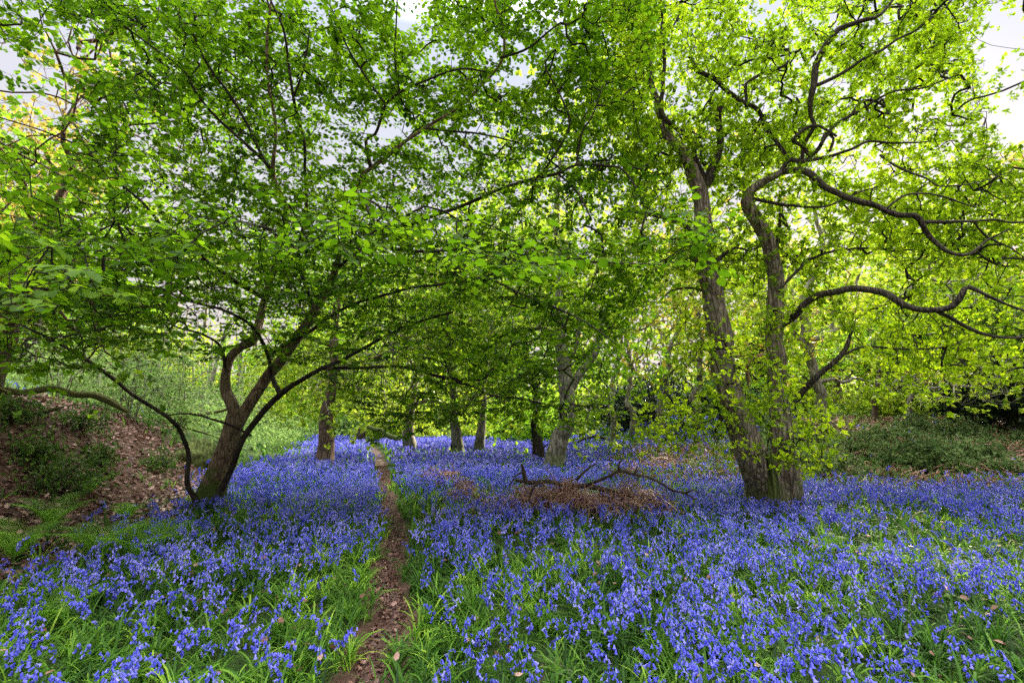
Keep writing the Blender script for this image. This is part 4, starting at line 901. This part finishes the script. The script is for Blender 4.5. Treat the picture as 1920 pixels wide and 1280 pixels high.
def bluebells():
    g = Geo(); near_pts = None
    specs = [(1.6, 5.6, 200, 0, 1.0), (5.6, 11, 150, 1, 1.0), (11, 19, 78, 2, 1.05), (19, 39, 36, 2, 1.45)]
    for q, (y0, y1, dn, lod, sc) in enumerate(specs):
        p = pts(int(area(y0, y1)*dn), y0, y1, 140+q, lambda x, y: zones(x, y)[0])
        r_ = np.random.default_rng(160+q); n = len(p)
        # draw plants together into loose drifts
        p[:, :2] += .05*np.stack([noise(p[:, 0]*9, p[:, 1]*9), noise(p[:, 0]*9+50, p[:, 1]*9)], 1); p[:, 2] = hgt(p[:, 0], p[:, 1])
        rz = r_.random(n)*6.28; ss = sc*r_.uniform(.62, 1.12, n); tl = r_.normal(size=(n, 3))*.14; kk = r_.integers(0, 7, n); vv = np.clip(.5+.22*r_.normal(size=n)+.25*noise(p[:, 0]*.7, p[:, 1]*.7), 0, 1)
        if q == 0:
            top = p+np.array([0, 0, .25]); px, py, t = proj(top); vis = (px > 8) & (px < 1912) & (py > 20) & (py < 1262)
            idx = np.nonzero(vis)[0]; idx = idx[np.argsort(t[idx])][:300]; one = np.zeros(n, bool); one[idx] = True
            near_pts = (p[one], rz[one], ss[one], tl[one], kk[one], px[one]); keep = ~one
            p, rz, ss, tl, kk, vv = p[keep], rz[keep], ss[keep], tl[keep], kk[keep], vv[keep]
        for k in range(7):
            m = kk == k; n = int(m.sum())
            if not n: continue
            (bV, bF), (sV, sF), _ = plant(200+k, lod)
            X, Y, Z = zframes(n, rz[m], ss[m], tl[m])
            scatter(g, bV, [bF], p[m], X, Y, Z, vv[m], 0); 
            F, v, mi = g.F[-1]; g.F[-1] = (F, np.clip(v+np.tile(np.repeat(np.random.default_rng(k).normal(size=len(_))*.15, len(bF)//len(_)), n).astype(np.float32), 0, 1), mi)
            scatter(g, sV, [sF], p[m], X, Y, Z, vv[m], 1)
    tag(g.build('bluebell_carpet', [M['petal'], M['stem']]), kind='stuff')
    # the nearest three hundred, one by one
    P_, rz, ss, tl, kk, px = near_pts; protos = {}
    for i in range(len(P_)):
        k = int(kk[i]); left = P_[i][0] < float(path_x(P_[i][1]))
        if k not in protos:
            _, (sV, sF), bells = plant(200+k, 0)
            me = []
            g = Geo(); g.add(sV, sF, .5); s = g.build('stem', M['stem']); me.append(s.data); bpy.data.objects.remove(s)
            for b, (V, F) in enumerate(bells):
                g = Geo(); g.add(V, F, float(np.clip(.5+.2*np.random.default_rng(b+k).normal(), 0, 1))); s = g.build('bell', M['petal']); me.append(s.data); bpy.data.objects.remove(s)
            protos[k] = me
        lab = 'bluebell with nodding violet-blue bells in the closest grass left of the path' if left else 'bluebell with nodding violet-blue bells in the closest grass right of the path'
        root = empty('bluebell', P_[i], lab, 'flower', 'closest bluebells left of the path' if left else 'closest bluebells right of the path')
        from mathutils import Matrix
        X, Y, Z = zframes(1, rz[i:i+1], ss[i:i+1], tl[i:i+1])
        root.matrix_world = Matrix([[X[0][0], Y[0][0], Z[0][0], P_[i][0]], [X[0][1], Y[0][1], Z[0][1], P_[i][1]], [X[0][2], Y[0][2], Z[0][2], P_[i][2]], [0, 0, 0, 1]])
        for j, m in enumerate(protos[k]):
            o = bpy.data.objects.new('stem' if j == 0 else 'bell', m); COL.objects.link(o); o.parent = root
bluebells()
print('bluebells', time.time()-T0)

# ------------------------------------------------------------------ litter, brambles, hillside scrub
LIT_V = np.array([(0, 0, .0), (-.3, .3, .10), (-.28, .75, .16), (.02, 1, .05), (.3, .7, .14), (.32, .28, .12), (0, .5, .02)], float)
LIT_F = [np.array([(0, 6, 2, 1), (0, 5, 4, 6)]), np.array([(6, 3, 2), (6, 4, 3)])]
def litter():
    g = Geo(); allp = []
    for y0, y1, dn, s in [(2, 7.5, 420, .07), (7.5, 12, 280, .08), (12, 20, 110, .11), (20, 30, 45, .14)]:
        p = pts(int(area(y0, y1, 1.35)*dn), y0, y1, int(y0*10), lambda x, y: zones(x, y)[3]*.95, a=1.35); allp.append((p, s))
    p = pts(60000, 1.2, 5, 77, lambda x, y: np.abs(x-path_x(y)) < path_w(y)*1.3, a=.5, margin=1); allp.append((p, .026))
    p = pts(160000, 5, 16, 78, lambda x, y: np.abs(x-path_x(y)) < path_w(y)*1.3, a=.4, margin=1); allp.append((p, .035))
    p = pts(3000, 1.6, 8, 79, lambda x, y: .35+0*x); allp.append((p, .05))
    for q, (p, s) in enumerate(allp):
        r_ = np.random.default_rng(300+q); n = len(p)
        Z = unit(r_.normal(size=(n, 3))*np.array([.45, .45, .2])+np.array([0, 0, 1.])); a = r_.normal(size=(n, 3)); Y = unit(np.cross(Z, a)); X = np.cross(Y, Z)
        sz = (s*r_.uniform(.5, 1.3, n))[:, None]; p = p+np.array([0, 0, .01])+np.stack([0*sz[:, 0], 0*sz[:, 0], r_.random(n)*.02], 1)
        if q == 7-1+0*6: p[:, 2] += .06+.1*r_.random(n)
        scatter(g, LIT_V, LIT_F, p, X*sz, Y*sz, Z*sz*r_.choice([-1, 1], n)[:, None], np.clip((.16 if q in (4, 5) else .42)+.26*r_.normal(size=n)+.15*noise(p[:, 0]*2, p[:, 1]*2), 0, 1))
    tag(g.build('leaf_litter', M['litter']), kind='stuff')
litter()
def brambles():
    g = Geo()
    for y0, y1, dn, ls in [(6, 13, 62, .05), (13, 20, 30, .07), (20, 34, 11, .11)]:
        p = pts(int(area(y0, y1)*dn), y0, y1, 400+int(y0), lambda x, y: zones(x, y)[2]*(.10+.90*(noise(x*.8, y*.8+3)+.45*noise(x*2.2, y*2.2) > .20)))
        r_ = np.random.default_rng(410+int(y0)); n = len(p); p[:, 2] += .03+r_.random(n)*.30*np.clip(.7+1.1*noise(p[:, 0]*.9, p[:, 1]*.9+3), .1, 2)
        sprays(g, p, unit(r_.normal(size=(n, 3))+1e-3), 10, ls, QD, int(y0), spread=ls*2.6, rosette=True, jit=.4, val0=np.clip(.5+.5*noise(p[:, 0]*1.1, p[:, 1]*1.1)+.25*r_.normal(size=n), 0, 1))
    tag(g.build('bramble_cover', M['bramble_leaf']), kind='stuff')
    g = Geo(); r_ = np.random.default_rng(44)
    p = pts(60000, 8.5, 32, 431, lambda x, y: zones(x, y)[2]*(.3+.7*(noise(x*.8+9, y*.8+3) > -.05)))
    n = len(p); q = p+np.stack([r_.normal(size=n)*.22, r_.normal(size=n)*.22, .06+.28*r_.random(n)], 1); w = .006+.0006*p[:, 1]; m = (p+q)/2+np.stack([0*w, 0*w, .06+0*w], 1)
    frusta(g, p, m, w, w, 3, r_.random()); frusta(g, m, q, w, w*.6, 3, .6)
    tag(g.build('dead_stems', M['dead']), kind='stuff')
brambles()
def hillside():
    g = Geo()
    for y0, y1, dn, ls, hh in [(7, 16, 26, .06, .5), (16, 28, 14, .09, .6), (28, 60, 5, .17, .8)]:
        p = pts(int(area(y0, y1, 1.4)*dn), y0, y1, 500+int(y0), lambda x, y: zones(x, y)[4]*(.4+.6*(noise(x*.7, y*.7) > -.2)), a=1.4)
        r_ = np.random.default_rng(510+int(y0)); n = len(p); p[:, 2] += .05+r_.random(n)**.8*hh*np.clip(.7+1.2*noise(p[:, 0]*.7, p[:, 1]*.7), .1, 2.2)
        sprays(g, p, unit(r_.normal(size=(n, 3))), 10, ls, QD, int(y0), spread=ls*2.8, rosette=True, jit=.4, val0=np.clip(.6+.3*noise(p[:, 0]*.5, p[:, 1]*.5)+.2*r_.normal(size=n), 0, 1))
    # verge green across the far end of the flowers
    p = pts(9000, 30, 56, 560, lambda x, y: .8+0*x); r_ = np.random.default_rng(561); n = len(p); p[:, 2] += .1+.7*r_.random(n)
    sprays(g, p, unit(r_.normal(size=(n, 3))), 9, .19, QD, 5, spread=.5, rosette=True, val0=np.clip(.4+.3*noise(p[:, 0]*.3, p[:, 1]*.3), 0, 1))
    tag(g.build('undergrowth', M['scrub_leaf']), kind='stuff')
hillside()

# ------------------------------------------------------------------ ferns
def fern(px, py, rs, nf, L, label, n_pin=15, grp=None, deadn=0):
    b = ground_hit(px, py, cover=.2)[0]; L = L*1.15; r_ = np.random.default_rng(rs); root = empty('fern', b, label, 'fern', grp)
    for f in range(nf):
        g = Geo(); az = f*6.28/nf+r_.normal()*.35; ll = L*r_.uniform(.7, 1.1); d = np.array([math.cos(az), math.sin(az), 0]); s = np.array([-d[1], d[0], 0])
        u = np.linspace(0, 1, 14); ang = .25+1.35*u; ds = ll/13
        r = np.concatenate([[0], np.cumsum(np.sin(ang)[:-1]*ds)]); z = np.concatenate([[0], np.cumsum(np.cos(ang)[:-1]*ds)])
        C = b+r[:, None]*d+z[:, None]*np.array([0, 0, 1.]); tube(g, C, np.linspace(.004, .001, 14), 4, cap=False, mi=1)
        for k in range(n_pin):
            uu = .14+.86*k/n_pin; i = uu*13; a = int(min(i, 12)); c = C[a]+(C[a+1]-C[a])*(i-a); t = unit(C[a+1]-C[a]); plen = ll*.30*math.sin(math.pi*min(1, (1-uu)*.9+.06))**.8+.008
            for sd in (-1, 1):
                pd = unit(sd*s*.95+t*.35-np.array([0, 0, .12])); nn = np.cross(t, s*1.0); m = 9; ks = (np.arange(m)+.3)/m
                O = c+pd*(ks*plen)[:, None]; w = plen*.17*(1-ks*.85)+.003
                for e in (-1, 1):
                    ax = unit(e*t*.9+pd*.45); scatter(g, QUAD_V, QUAD_F, O, np.cross(ax, nn)[None]*w[:, None]*.55, ax[None]*w[:, None], np.tile(nn, (m, 1))*w[:, None], np.clip(.5+.2*r_.normal(size=m), 0, 1))
        g.build('frond', [M['fern_leaf'], M['stem']], root, b)
for px, py, rs, nf, L, lab in [(30, 1012, 1, 7, .5, 'pale green fern at the left edge where the bank meets the flowers'), (190, 1018, 2, 8, .55, 'fern among the first bluebells at the foot of the bank'), (262, 1022, 3, 7, .5, 'fern with upright fronds half buried in bluebells left of the hazel foot'),
        (118, 1118, 4, 6, .34, 'small fern deep in the bluebells near the left edge'), (345, 1000, 5, 6, .40, 'fern just below the thin curved hazel stem'), (100, 960, 6, 7, .5, 'dark green fern under the widest low bush'), (172, 900, 7, 7, .42, 'little fern on the leafy bank by the reddish seedling'),
        (240, 950, 8, 6, .42, 'fern in shade between hazel foot and brown litter'), (1545, 1010, 9, 6, .3, 'small fern right of the oak foot among dense bluebells'), (1290, 985, 10, 6, .35, 'small fern in front of the bent dead branch')]:
    fern(px, py, 800+rs, nf, L, lab)

# ------------------------------------------------------------------ logs, branches, stump, boulder, dead bracken
def log(name, label, cat, rows, mat='log_bark', gn=.03, k=12, rough=.14, seed=1, twigs=()):
    s = spline(pl(rows), .06, gn, seed); b = s[0, :3].copy(); 
    root = empty(name, b, label, cat); g = Geo(); tube(g, s[:, :3], s[:, 3], k, rough, seed); g.build('wood', M[mat], root, b)
    for i, tw in enumerate(twigs):
        g = Geo(); s2 = spline(pl(tw), .05, gn*.5, seed+i+5); tube(g, s2[:, :3], s2[:, 3], 7, .08, seed+i); g.build('side_branch', M[mat], root, b)
    return root
def gd(px, py, off=0): return ground_hit(px, py)[1]+off
d0 = gd(60, 762); 
log('fallen_log', 'long mossy log lying along the crest of the brown bank', 'log', [(-60, 742, d0-.6, 17), (0, 731, d0-.4, 17), (40, 738, d0-.3, 16), (90, 727, d0-.1, 16), (140, 737, d0, 15), (185, 746, d0+.2, 15), (215, 755, d0+.4, 12), (240, 772, d0+.5, 7)], seed=2, rough=.32, gn=.06, k=16, twigs=[[(20, 738, d0-.35, 12), (0, 728, d0-.6, 10), (-20, 722, d0-.8, 8)]])
d1 = gd(70, 778)
log('fallen_branch', 'shorter moss-green branch lying on the litter below the crest log', 'branch', [(0, 768, d1-.3, 9), (25, 776, d1-.15, 10), (60, 777, d1, 11), (95, 770, d1+.05, 9), (118, 764, d1+.1, 5)], seed=3, twigs=[[(0, 764, d1-.2, 9), (22, 760, d1-.1, 8), (45, 752, d1+.1, 5)]])
d2 = T_h = ground_hit(392, 948)[1]
d3 = gd(340, 800, -.2)
log('fallen_branch', 'pale bare branch running from the bank to behind the hazel trunk', 'branch', [(240, 770, d3+1.2, 6), (300, 774, d3+1, 6), (345, 778, d3+.8, 7), (385, 775, d3+.6, 7), (410, 772, d3+.5, 7), (430, 766, d3+.4, 6)], 'log_bark', .02, 8, .08, 5)
log('fallen_branch', 'thin dark branch drooping over the mossy boulder', 'branch', [(290, 787, d3, 4), (330, 797, d3, 5), (365, 806, d3, 5), (395, 815, d3, 4), (412, 822, d3, 3)], 'log_bark', .02, 6, .08, 6)
# branch and bracken heap in the flowers
dh = ground_hit(1050, 935, cover=.25)[1]
log('fallen_branch', 'bent dark dead branch reaching from the bracken heap towards the oak', 'branch', [(1085, 912, dh, 6), (1110, 905, dh, 6), (1140, 893, dh-.05, 5.5), (1165, 882, dh-.1, 6.5), (1190, 888, dh-.15, 5.5), (1215, 893, dh-.2, 5.5), (1240, 905, dh-.25, 5), (1262, 918, dh-.3, 5), (1285, 924, dh-.35, 4), (1305, 936, dh-.4, 3)], 'dead_wood', .012, 8, .12, 7,
    twigs=[[(1163, 883, dh-.1, 6), (1160, 872, dh-.1, 5), (1165, 862, dh-.1, 3)], [(1190, 888, dh-.15, 5), (1194, 878, dh-.15, 3)], [(1284, 924, dh-.35, 4), (1300, 918, dh-.4, 3), (1310, 925, dh-.4, 2)], [(1262, 918, dh-.3, 3), (1265, 930, dh-.3, 2)]])
log('fallen_log', 'broken dark log under the dead bracken left of the bent branch', 'log', [(966, 900, dh+.2, 5), (1000, 906, dh+.2, 7), (1030, 904, dh+.2, 7), (1060, 910, dh+.2, 8), (1110, 916, dh+.2, 9), (1180, 930, dh+.2, 10)], 'dead_wood', .03, 10, .35, 8, twigs=[[(985, 900, dh, 8), (982, 885, dh, 7), (978, 872, dh-.05, 5)], [(985, 884, dh, 4), (970, 890, dh-.1, 3), (955, 910, dh-.15, 2)], [(1080, 900, dh, 6), (1100, 880, dh, 4), (1118, 868, dh, 3)], [(1020, 900, dh-.1, 5), (1000, 915, dh-.3, 4), (990, 940, dh-.4, 3)]])
def heap(px, py, w, h, n, rs, label, val=.5, sc=1.0):
    b, t = ground_hit(px, py+8, cover=.24); r_ = np.random.default_rng(rs); root = empty('dead_bracken', b, label, 'bracken'); g = Geo()
    W = w/2*t/FPX; H = h*t/FPX+.23
    for k in range(n):
        x = r_.normal()*W*.55; y = r_.normal()*.28*sc; hh = H*math.exp(-(x/W)**2*1.2)*(.75+.6*float(noise(x*4+rs, y*4)))*r_.random()**.7
        p = np.array([b[0]+x, b[1]+y, float(hgt(b[0]+x, b[1]+y))+hh+.05]); d = unit(r_.normal(size=3)*np.array([1, .6, .45])); L = r_.uniform(.15, .45)*sc
        c = [(*(p-d*L*.5-[0, 0, .05*r_.random()]), .0055), (*p, .005), (*(p+d*L*.5-[0, 0, .16*r_.random()]), .003)]
        s = spline(c, L/3); tube(g, s[:, :3], s[:, 3]*sc, 3, cap=False, val=float(np.clip(r_.normal()*.3+val, 0, 1)))
    # dangling stalks
    for k in range(n//9):
        x = r_.normal()*W*.6; y = -.15+.2*r_.normal(); z0 = float(hgt(b[0]+x, b[1]+y)); hh = H*r_.uniform(.6, 1.3)
        c = [(b[0]+x, b[1]+y, z0, .004), (b[0]+x+r_.normal()*.03, b[1]+y, z0+hh*.6, .0035), (b[0]+x+r_.normal()*.1, b[1]+y-.03, z0+hh, .002)]
        s = spline(c, .1); tube(g, s[:, :3], s[:, 3], 3, cap=False, val=.8)
    g.build('fronds', M['dead'], root, b)
heap(1040, 925, 260, 26, 1100, 1, 'largest heap of pinkish-brown dead bracken draped over the dark log', .55)
heap(1180, 925, 170, 26, 380, 2, 'looser dead bracken under the bent dark branch', .4)
heap(842, 880, 50, 12, 150, 3, 'small brown bracken tuft in the bluebells right of the path, left of its twin', sc=1.2)
heap(805, 880, 34, 10, 90, 6, 'smallest brown bracken wisp in the flowers beside the path', sc=1.1)
heap(868, 908, 60, 14, 170, 4, 'flattened bracken tuft nearest the path in the mid-distance flowers')
heap(1250, 860, 120, 14, 220, 5, 'faded bracken spread on the rough patch left of the oak', .5, 1.3)
# boulder with moss
def boulder(px, py, s, label, mat, rs):
    b, t = ground_hit(px, py); n = 72; th = np.linspace(0, 2*math.pi, n, endpoint=False); ph = np.linspace(0, math.pi, 24)
    T_, Pp = np.meshgrid(th, ph); d = np.stack([np.cos(T_)*np.sin(Pp), np.sin(T_)*np.sin(Pp), np.cos(Pp)], -1)
    rr = 1+.22*noise(d[..., 0]*1.7+rs, d[..., 1]*1.7, d[..., 2]*1.7)+.16*noise(d[..., 0]*5+rs, d[..., 1]*5, d[..., 2]*5)+.08*noise(d[..., 0]*12, d[..., 1]*12, d[..., 2]*12)
    V = (d*rr[..., None]*np.array(s)).reshape(-1, 3)+b+np.array([0, 0, s[2]*.25])
    i = np.arange(23)[:, None]*n; j = np.arange(n)[None]; F = np.stack([i+j, i+n+j, i+n+(j+1) % n, i+(j+1) % n], -1).reshape(-1, 4)
    g = Geo(); g.add(V, F); o = g.build('boulder', M[mat], None, b); tag(o, label, 'boulder')
boulder(368, 868, (.46, .45, .5), 'moss-covered boulder on the bank just left of the hazel trunk', 'moss', 3)
# stumps and snags
def stump(px, py, w, hpx, label, mat='dark_bark', rs=1, lean=0):
    b, t = ground_hit(px, py); r = w/2*t/FPX; H = hpx*t/FPX; root = empty('tree_stump', b, label, 'stump'); g = Geo()
    s = spline([(b[0], b[1], b[2]-.1, r*1.5), (b[0], b[1], b[2]+.12*H, r*1.1), (b[0]+lean*.5, b[1], b[2]+.6*H, r), (b[0]+lean, b[1], b[2]+H, r*.6)], .06, .03, rs); tube(g, s[:, :3], s[:, 3], 14, .3, rs)
    g.build('trunk', M[mat], root, b)
    for k in range(3):
        g = Geo(); q = s[int(len(s)*(.5+.15*k)), :3]; a = rs+k*2.3; e = q+np.array([math.cos(a), math.sin(a), .7])*H*.35; s2 = spline([(*q, r*.3), (*((q+e)/2+[0, 0, .05]), r*.2), (*e, r*.06)], .06, .03, k); tube(g, s2[:, :3], s2[:, 3], 5, .1, k); g.build('broken_branch', M[mat], root, b)
stump(676, 836, 16, 32, 'dark ragged stump left of the path end', rs=4)
stump(1016, 872, 11, 56, 'thin dark snag right in front of the leaning grey trunk', rs=6, lean=-.05)
stump(1002, 866, 7, 46, 'thinner splintered snag left of the leaning grey trunk', rs=7, lean=.04)
stump(846, 858, 5, 44, 'slim dead sapling snag in the mid-distance flowers', rs=8, lean=.08)
dl = gd(735, 838)
log('fallen_log', 'toppled dark trunk resting across the far end of the flowers', 'log', [(690, 800, dl+1, 7), (715, 808, dl+.5, 8), (740, 820, dl, 9), (765, 828, dl-.5, 9), (800, 832, dl-.6, 9), (815, 834, dl-.6, 7)], 'dark_bark', .06, 8, .15, 12)
log('fallen_branch', 'dark bough lying in the rough grass right of the leaning grey tree', 'branch', [(1075, 833, 22, 4), (1100, 822, 22, 5), (1125, 818, 22, 5), (1150, 824, 22, 4)], 'dark_bark', .06, 6, .1, 13)
# the little log at the very front and pale dry stalks
df = gd(1035, 1268)
log('fallen_log', 'short pale rotten log poking out of the leaves at the bottom of the view', 'log', [(1008, 1290, df-.05, 34), (1022, 1268, df, 36), (1042, 1246, df+.06, 30), (1050, 1238, df+.08, 16)], 'red_bark', .01, 12, .25, 14)
for i, (rows, lab) in enumerate([([(1784, 1092), (1790, 1045), (1822, 1070), (1850, 1110)], 'bent straw stalk with a dark foot in the flowers on the right'), ([(1908, 975), (1890, 968), (1920, 950)], 'pale dry stick at the right edge above the flowers'),
        ([(1711, 1020), (1712, 966), (1738, 958)], 'thin upright dry stalk standing in the bluebells right of the oak foot'), ([(1257, 1032), (1268, 1008), (1286, 1000)], 'short straw stalk in the bluebells below the oak foot'), ([(1920, 1058), (1906, 1018), (1895, 1012), (1888, 1028)], 'arched dry grass stalk close to the right edge'),
        ([(1555, 1030), (1552, 1000), (1560, 990)], 'small straw stalk between bluebells in front of the oak'), ([(1408, 925), (1400, 890), (1372, 872), (1352, 850)], 'leaning dead twig against the left foot of the oak'), ([(1102, 985), (1106, 930), (1112, 905)], 'tall tan bracken stalk in front of the heap'), ([(1065, 960), (1067, 925), (1075, 880)], 'tan stalk leaning on the heap of bracken')]):
    b, t = ground_hit(rows[0][0], rows[0][1]+12); w = .0045 if t < 8 else .006
    c = [(*b, w)]+[(*P(a, q, t-.02*k), w*(1-.2*k)) for k, (a, q) in enumerate(rows)]
    g = Geo(); s = spline(c, .05); tube(g, s[:, :3], s[:, 3], 5); o = g.build('dry_stalk', M['straw'], None, b); tag(o, lab, 'stalk')
# bramble mounds on the right-hand slope
br = [make_bush('bramble_bush', 'low bramble mound on the rough right-hand slope', 'bush', (0, 0, 0), (.8, .6+.2*i), 880+i, n=240, ml=14, ls=.075, leaf='bramble_leaf', spread=.14, stems=22, bark='log_bark', group='bramble mounds on the slope') for i in range(2)]
r_ = np.random.default_rng(71); us = set(); c = 0
while c < 26:
    y = r_.uniform(11.5, 24); a = r_.uniform(.28, 1.12); x = a*y
    if a < .5 and (y > 18 or r_.random() < .6): continue
    k = int(r_.integers(0, 2)); z = float(hgt(x, y))-.05; sc = r_.uniform(.5, 1.25)*(.6 if a < .5 else 1)
    if k in us: copy_thing(br[k], (x, y, z), r_.random()*6.28, sc)
    else: us.add(k); br[k].location = (x, y, z); br[k].scale = (sc,)*3
    c += 1
# thin pale saplings scattered over the hillside scrub
sp_ = [make_bush('sapling', 'thin pale-stemmed sapling in the green scrub of the hillside behind the bank', 'sapling', (0, 0, 0), (.9, 2.0+.5*i), 890+i, n=110, ml=12, ls=.075, leaf='scrub_leaf', spread=.2, stems=5, bark='grey_bark', group='saplings on the hillside') for i in range(3)]
r_ = np.random.default_rng(72); us = set(); c = 0
while c < 30:
    y = r_.uniform(11, 34); a = r_.uniform(-1.2, -.38); x = a*y; dd = float(bank_d(np.array(x), np.array(y)))
    if dd < 2.2: continue
    k = int(r_.integers(0, 3)); z = float(hgt(x, y))-.05; sc = r_.uniform(.6, 1.3)
    if k in us: copy_thing(sp_[k], (x, y, z), r_.random()*6.28, sc)
    else: us.add(k); sp_[k].location = (x, y, z); sp_[k].scale = (sc,)*3
    c += 1
print('floor', time.time()-T0)

# ------------------------------------------------------------------ light
SUN_AZ, SUN_EL = R(38), R(24)
w = bpy.data.worlds.new('World'); scene.world = w; w.use_nodes = True
nt = w.node_tree; bg = nt.nodes['Background']
sky = nt.nodes.new('ShaderNodeTexSky'); sky.sky_type = 'NISHITA'; sky.sun_disc = False
sky.sun_elevation = SUN_EL; sky.sun_rotation = SUN_AZ; sky.air_density = 1.0; sky.dust_density = 2.5; sky.ozone_density = 1.5
# thin veil of high cloud mixed into the sky
tc = nt.nodes.new('ShaderNodeTexCoord'); nz = nt.nodes.new('ShaderNodeTexNoise'); nz.inputs['Scale'].default_value = 2.2; nz.inputs['Detail'].default_value = 6
nt.links.new(tc.outputs['Generated'], nz.inputs['Vector'])
rp = ramp(nt, [(.35, (.985, .985, .985)), (.65, (.995, .995, .995))], nz.outputs[0])
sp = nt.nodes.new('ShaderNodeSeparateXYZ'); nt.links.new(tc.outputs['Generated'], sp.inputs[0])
# unseen zenith made far brighter than a real overcast sky to light the floor
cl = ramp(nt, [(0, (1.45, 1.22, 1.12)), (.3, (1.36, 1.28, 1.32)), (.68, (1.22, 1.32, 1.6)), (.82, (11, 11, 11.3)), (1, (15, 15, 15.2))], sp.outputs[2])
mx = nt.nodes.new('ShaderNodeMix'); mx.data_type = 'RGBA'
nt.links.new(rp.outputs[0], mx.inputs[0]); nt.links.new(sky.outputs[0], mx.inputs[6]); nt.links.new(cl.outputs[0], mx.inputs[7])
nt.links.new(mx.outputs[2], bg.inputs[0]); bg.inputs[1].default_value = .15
sl = bpy.data.lights.new('sun', 'SUN'); sl.energy = 4.2; sl.angle = R(3); sl.color = (1, .88, .70)
so = bpy.data.objects.new('sun', sl); COL.objects.link(so)
so.rotation_euler = (math.pi/2-SUN_EL, 0, math.pi-SUN_AZ)
scene.view_settings.view_transform = 'Standard'; scene.view_settings.look = 'None'
scene.view_settings.exposure = 2.05; scene.view_settings.gamma = 1
cy = scene.cycles
cy.max_bounces = 9; cy.diffuse_bounces = 4; cy.glossy_bounces = 2; cy.transmission_bounces = 6; cy.transparent_max_bounces = 4
cy.sample_clamp_indirect = 4; cy.caustics_reflective = False; cy.caustics_refractive = False
cy.use_denoising = False; cy.denoiser = 'OPENIMAGEDENOISE'; cy.denoising_input_passes = 'RGB_ALBEDO_NORMAL'
print('done', time.time()-T0, len(bpy.data.objects))
